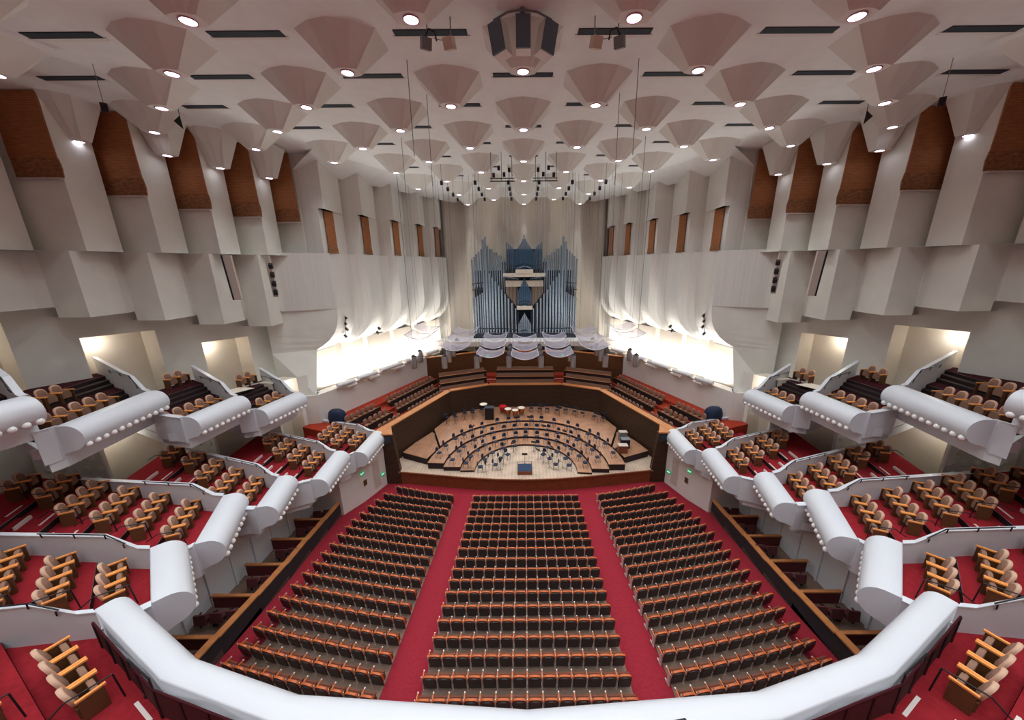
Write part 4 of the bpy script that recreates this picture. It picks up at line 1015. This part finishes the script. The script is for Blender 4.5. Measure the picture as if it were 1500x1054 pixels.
for z in (-0.2, -5.0): m.tube([(-1.0, 44.8, z - 0.1 + .0), (-0.5, 44.75, z + 0.1), (0, 44.7, z + 0.18), (0.5, 44.75, z + 0.1), (1.0, 44.8, z - 0.1)], 0.03)
m.build('curved_rack', 'chrome', org)
b = MB(); b.slab([(-11.5, 42.3), (11.5, 42.3), (10, 48), (-10, 48)], -9.6, -9.03); struct(b.build('floor_organ_loft', 'whitewall'))

# ================================================================== ACRYLIC CANOPY AND CHROME CYLINDERS OVER THE STAGE
def canopy_me():
    m = MB(); n = 10; A = []; Bq = []
    for i in range(n + 1):
        u = -1 + 2 * i / n; z = -0.45 * (1 - u * u); A.append((u * 1.33, -1.4, z)); Bq.append((u * 1.33, 1.4, z))
    up = lambda r, dz: [(x, y, z + dz) for x, y, z in r]
    m.loft([A + up(A, 0.04)[::-1], Bq + up(Bq, 0.04)[::-1]])
    e = MB()
    for r in (A, Bq): e.tube(r, 0.04, n=5)
    for q in (0, n): e.tube([A[q], Bq[q]], 0.035, n=5)
    return m.mesh('panel', ['acrylic']), e.mesh('edge', ['acrylicedge'])
CA = canopy_me()
for r, (y, z) in enumerate(((34.6, -8.45), (37.7, -8.25), (40.8, -8.0))):
    for c in range(-3, 4):
        x = c * 3.45
        q = 'centre column' if c == 0 else '%s column %s of centre' % (ORD[abs(c)], 'left' if c < 0 else 'right')
        if abs(c) == 3 and r == 2: continue
        t = thing('canopy_panel', (x, y, z + 0.02 * x * x), 'clear acrylic panel over the stage, %s row from audience, %s' % (ORD[r + 1], q), 'acoustic panel', 'clear acrylic canopy panels', 0.0)
        kid(t, 'panel', CA[0]); kid(t, 'edge', CA[1])
        w = MB()
        for xx in (-1.28, 1.28): w.cyl((xx, 0.65, -0.02), (xx, 0.65, CZ - z - 0.02 * x * x - 0.01), 0.012, n=4)
        w.build('wires', 'grey', t, local=True)
def cyl_me():
    m = MB(); m.lathe((0, 0, 0), [(0.3, -1.3), (0.31, -1.29), (0.31, 0)], 18, caps=False)
    k = MB(); k.lathe((0, 0, 0), [(0.29, -1.2), (0.29, -1.18)], 18); k.lathe((0, 0, 0), [(0.3, 0), (0.14, 0.14), (0.08, 0.2)], 14)
    return m.mesh('shell', ['chrome']), k.mesh('cap', ['black'])
CM = cyl_me()
for r, (y, z) in enumerate(((36.0, -9.2), (38.3, -9.15), (40.6, -9.1), (43.2, -8.9))):
    for i, x in enumerate((-11.9, -8.62, -5.17, -1.73, 1.73, 5.17, 8.62, 11.9)):
        if (abs(x) > 11 and r > 1) or (r == 3 and abs(x) < 7): continue
        t = thing('chrome_cylinder', (x, y, z), 'chrome cylinder over the stage, %s row from audience, %s from left' % (ORD[r + 1], ORD[i + 1]), 'hanging cylinder', 'chrome cylinders over the stage')
        for me, n_ in zip(CM, ('shell', 'cap')): kid(t, n_, me)
        w = MB(); w.cyl((0, 0, 0.2), (0, 0, CZ - z - 0.01), 0.014, n=4); w.build('cable', 'grey', t, local=True)
        if r < 2 and abs(x) < 9: spot('stage_light', (x, y, z - 1.32), (x * 0.62, 29.0 + 1.5 * r, STZ), 200, 85, 0.25, 0.8, (1, 0.93, 0.84))

# ================================================================== ORCHESTRA CHAIRS, STANDS, PODIUM, PERCUSSION
def chair_me():
    a = MB(); a.loft([[(0.22 * k * math.copysign(abs(math.cos(q)) ** .6, math.cos(q)), 0.02 + 0.2 * k * math.copysign(abs(math.sin(q)) ** .6, math.sin(q)), z) for q in [2 * PI * i / 12 for i in range(12)]] for k, z in ((0.9, 0.42), (1, 0.45), (0.95, 0.49))])
    k = MB(); k.loft([[(0.2 * f * math.copysign(abs(math.cos(q)) ** .6, math.cos(q)), y - 0.15 * (0.2 * f * math.sin(q)), 0.78 + 0.17 * f * math.sin(q)) for q in [2 * PI * i / 12 for i in range(12)]] for f, y in ((0.9, -0.25), (1, -0.22), (0.9, -0.19))])
    l = MB()
    for x in (-0.19, 0.19):
        l.tube([(x, 0.2, 0), (x, 0.16, 0.43)], 0.013, 5); l.tube([(x, -0.24, 0), (x, -0.18, 0.43), (x, -0.23, 0.8)], 0.013, 5)
    return [(a.mesh('seat', ['navy']), 'seat'), (k.mesh('backrest', ['navy']), 'backrest'), (l.mesh('frame', ['black']), 'frame')]
def stand_me():
    p = MB(); p.cyl((0, 0, 0.05), (0, 0, 1.0), 0.014, n=5)
    for q in range(3):
        c = 2 * PI * q / 3; p.tube([(0, 0, 0.2), (0.24 * math.cos(c), 0.24 * math.sin(c), 0)], 0.012, 5)
    d = MB(); d.box((0, 0.0, 1.06), (0.46, 0.03, 0.3), rx=-0.5); d.box((0, -0.09, 0.94), (0.46, 0.07, 0.015))
    return [(p.mesh('stem', ['black']), 'stem'), (d.mesh('desk', ['black']), 'desk')]
SCH, SST = chair_me(), stand_me()
def face(x, y, tx=0.0, ty=26.2): return math.atan2(ty - y, tx - x) - PI / 2
def stage_item(kind, x, y, z, label, rz):
    me = SCH if kind == 'stage_chair' else SST
    t = thing(kind, (x, y, z), label, 'chair' if kind == 'stage_chair' else 'music stand', 'navy orchestra chairs' if kind == 'stage_chair' else 'black music stands', rz)
    for a, n in me: kid(t, n, a)
rnd = random.Random(3)
ROWS = [('innermost arc', 0.0, [(2.55, a) for a in (8, 30, 52, 128, 150, 172)]), ('second arc', 0.0, [(3.7, a) for a in (2, 20, 38, 56, 74, 106, 124, 142, 160, 178)]),
        ('first riser', 0.2, [(4.95, 4 + 12.3 * i) for i in range(15)]), ('second riser', 0.4, [(6.25, 6 + 10.5 * i) for i in range(17)]), ('third riser', 0.6, [(7.65, 10 + 9.4 * i) for i in range(18)])]
for nm, dz, pl in ROWS:
    for i, (r, a) in enumerate(pl):
        a = math.radians(a + rnd.uniform(-2, 2)); r += rnd.uniform(-0.12, 0.12)
        x, y = RC[0] + r * math.cos(a), RC[1] + r * math.sin(a)
        stage_item('stage_chair', x, y, STZ + dz, 'navy orchestra chair on the stage, %s, %s counting from the right' % (nm, ORD[i + 1]), face(x, y) + rnd.uniform(-.2, .2))
        if i % 4 != 3:
            r2 = r - 0.48; a2 = a + 0.25 / r
            x, y = RC[0] + r2 * math.cos(a2), RC[1] + r2 * math.sin(a2)
            if RC[0] ** 2 >= 0 and not any(abs(r2 - e) < 0.27 for e in RR[:4]):
                stage_item('music_stand', x, y, STZ + dz, 'black music stand before the %s chair of the %s, counting from the right' % (ORD[i + 1], nm), face(x, y) + rnd.uniform(-.2, .2))
for i in range(9):
    x = 0.6 + 0.95 * i + rnd.uniform(-.1, .1); y = 36.4 - 0.018 * x * x * 2.2 + rnd.uniform(-.25, .25)
    stage_item('stage_chair', x, y, STZ + 0.8, 'navy orchestra chair on the rear platform, %s from the timpani' % ORD[i + 1], face(x, y))
    if i % 2: stage_item('music_stand', x + 0.2, y - 0.8, STZ + 0.8, 'black music stand on the rear platform, %s from the timpani' % ORD[i // 2 + 1], face(x, y))
for i in range(5):
    x = -4.9 - 0.85 * i; y = 36.2 - 0.55 * i - (0.4 if i % 2 else 0)
    stage_item('stage_chair', x, y, STZ + 0.8, 'navy orchestra chair on the rear platform, %s left of the percussion' % ORD[i + 1], face(x, y))
    stage_item('music_stand', x + 0.15, y - 0.85, STZ + 0.8, 'black music stand on the rear platform, %s left of the percussion' % ORD[i + 1], face(x, y))
t = thing('conductor_podium', (-0.08, 25.9, STZ), 'brown conductor podium with blue carpet and thin rail at the stage front', 'podium')
b = MB(); b.box((-0.08, 25.9, STZ + 0.14), (1.2, 1.25, 0.28)); b.build('platform', 'stagefront', t)
b = MB(); b.box((-0.08, 25.92, STZ + 0.29), (1.1, 1.15, 0.03)); b.build('carpet', 'bluerug', t)
b = MB()
for x in (-0.65, 0.49): b.cyl((x, 25.3, STZ + .28), (x, 25.3, STZ + 1.2), 0.02)
for z in (0.75, 1.2): b.cyl((-0.65, 25.3, STZ + z), (0.49, 25.3, STZ + z), 0.018)
b.build('safety_rail', 'black', t)
stage_item('music_stand', -0.08, 26.75, STZ, 'black conductor music stand in front of the podium', PI)
for i, (x, y, r, mt) in enumerate(((-1.9, 35.3, 0.36, 'copper'), (-1.1, 34.95, 0.33, 'copper'), (-0.45, 35.6, 0.38, 'copper'), (-2.5, 36.1, 0.4, 'redmat'))):
    t = thing('timpani', (x, y, STZ + 0.8), ['copper kettle drum left of the middle of the percussion', 'smallest copper kettle drum nearest the conductor', 'copper kettle drum on the right of the percussion', 'red drum with pale head behind the kettle drums'][i], 'drum', 'drums on the rear platform')
    b = MB(); b.lathe((x, y, STZ + 0.8), [(0.06, 0.12), (r * 0.75, 0.3), (r, 0.6), (r, 0.8)], 18); b.build('kettle', mt, t)
    b = MB(); b.lathe((x, y, STZ + 0.8), [(r * 1.03, 0.8), (r * 1.03, 0.84), (r * 0.9, 0.845)], 18); b.build('drum_head', 'drumhead' if i < 3 else 'redmat', t)
    b = MB()
    for q in range(4):
        c = PI / 4 + q * PI / 2; b.tube([(x + r * 0.95 * math.cos(c), y + r * .95 * math.sin(c), STZ + 1.4), (x + r * 0.8 * math.cos(c), y + r * .8 * math.sin(c), STZ + 0.8)], 0.02)
    b.build('stand', 'black', t)
t = thing('bass_drum_case', (-3.85, 34.6, STZ + 0.8), 'tall black percussion box on the rear platform left of the drums', 'case')
b = MB(); b.box((-3.85, 34.6, STZ + 1.45), (0.95, 0.7, 1.3)); b.build('body', 'black', t)
b = MB(); b.box((-3.85, 34.6, STZ + 2.12), (1.0, 0.75, 0.05)); b.build('lid', 'slot', t)
t = thing('cymbal_stand', (-4.55, 35.3, STZ + 0.8), 'pale cymbal on a stand beside the black percussion box', 'cymbal')
b = MB(); b.lathe((-4.55, 35.3, STZ + 2.2), [(0.42, 0.0), (0.1, 0.05), (0.02, 0.06)], 18); b.build('cymbal', 'drumhead', t)
b = MB(); b.cyl((-4.55, 35.3, STZ + .85), (-4.55, 35.3, STZ + 2.22), 0.02)
for q in range(3): b.tube([(-4.55, 35.3, STZ + 1.1), (-4.55 + .3 * math.cos(q * 2.1), 35.3 + .3 * math.sin(q * 2.1), STZ + .8)], 0.015)
b.build('stand', 'black', t)
for i, (x, y, w, h, mt) in enumerate(((9.2, 29.9, 0.7, 0.9, 'grey'), (9.05, 28.6, 0.75, 0.85, 'black'), (8.6, 27.75, 0.8, 0.7, 'stagefront'))):
    t = thing('equipment_case', (x, y, STZ + 0.6), ['grey equipment case on the right side platform, farthest from the audience', 'black equipment case in the middle of the right side platform', 'brown wooden box at the front of the right side platform'][i], 'case')
    b = MB(); b.box((x, y, STZ + 0.6 + h / 2), (w, 0.5, h)); b.build('body', mt, t)
    b = MB(); b.box((x, y, STZ + 0.6 + h + 0.02), (w + .04, 0.54, 0.05)); b.build('lid', 'ledge' if i != 1 else 'grey', t)
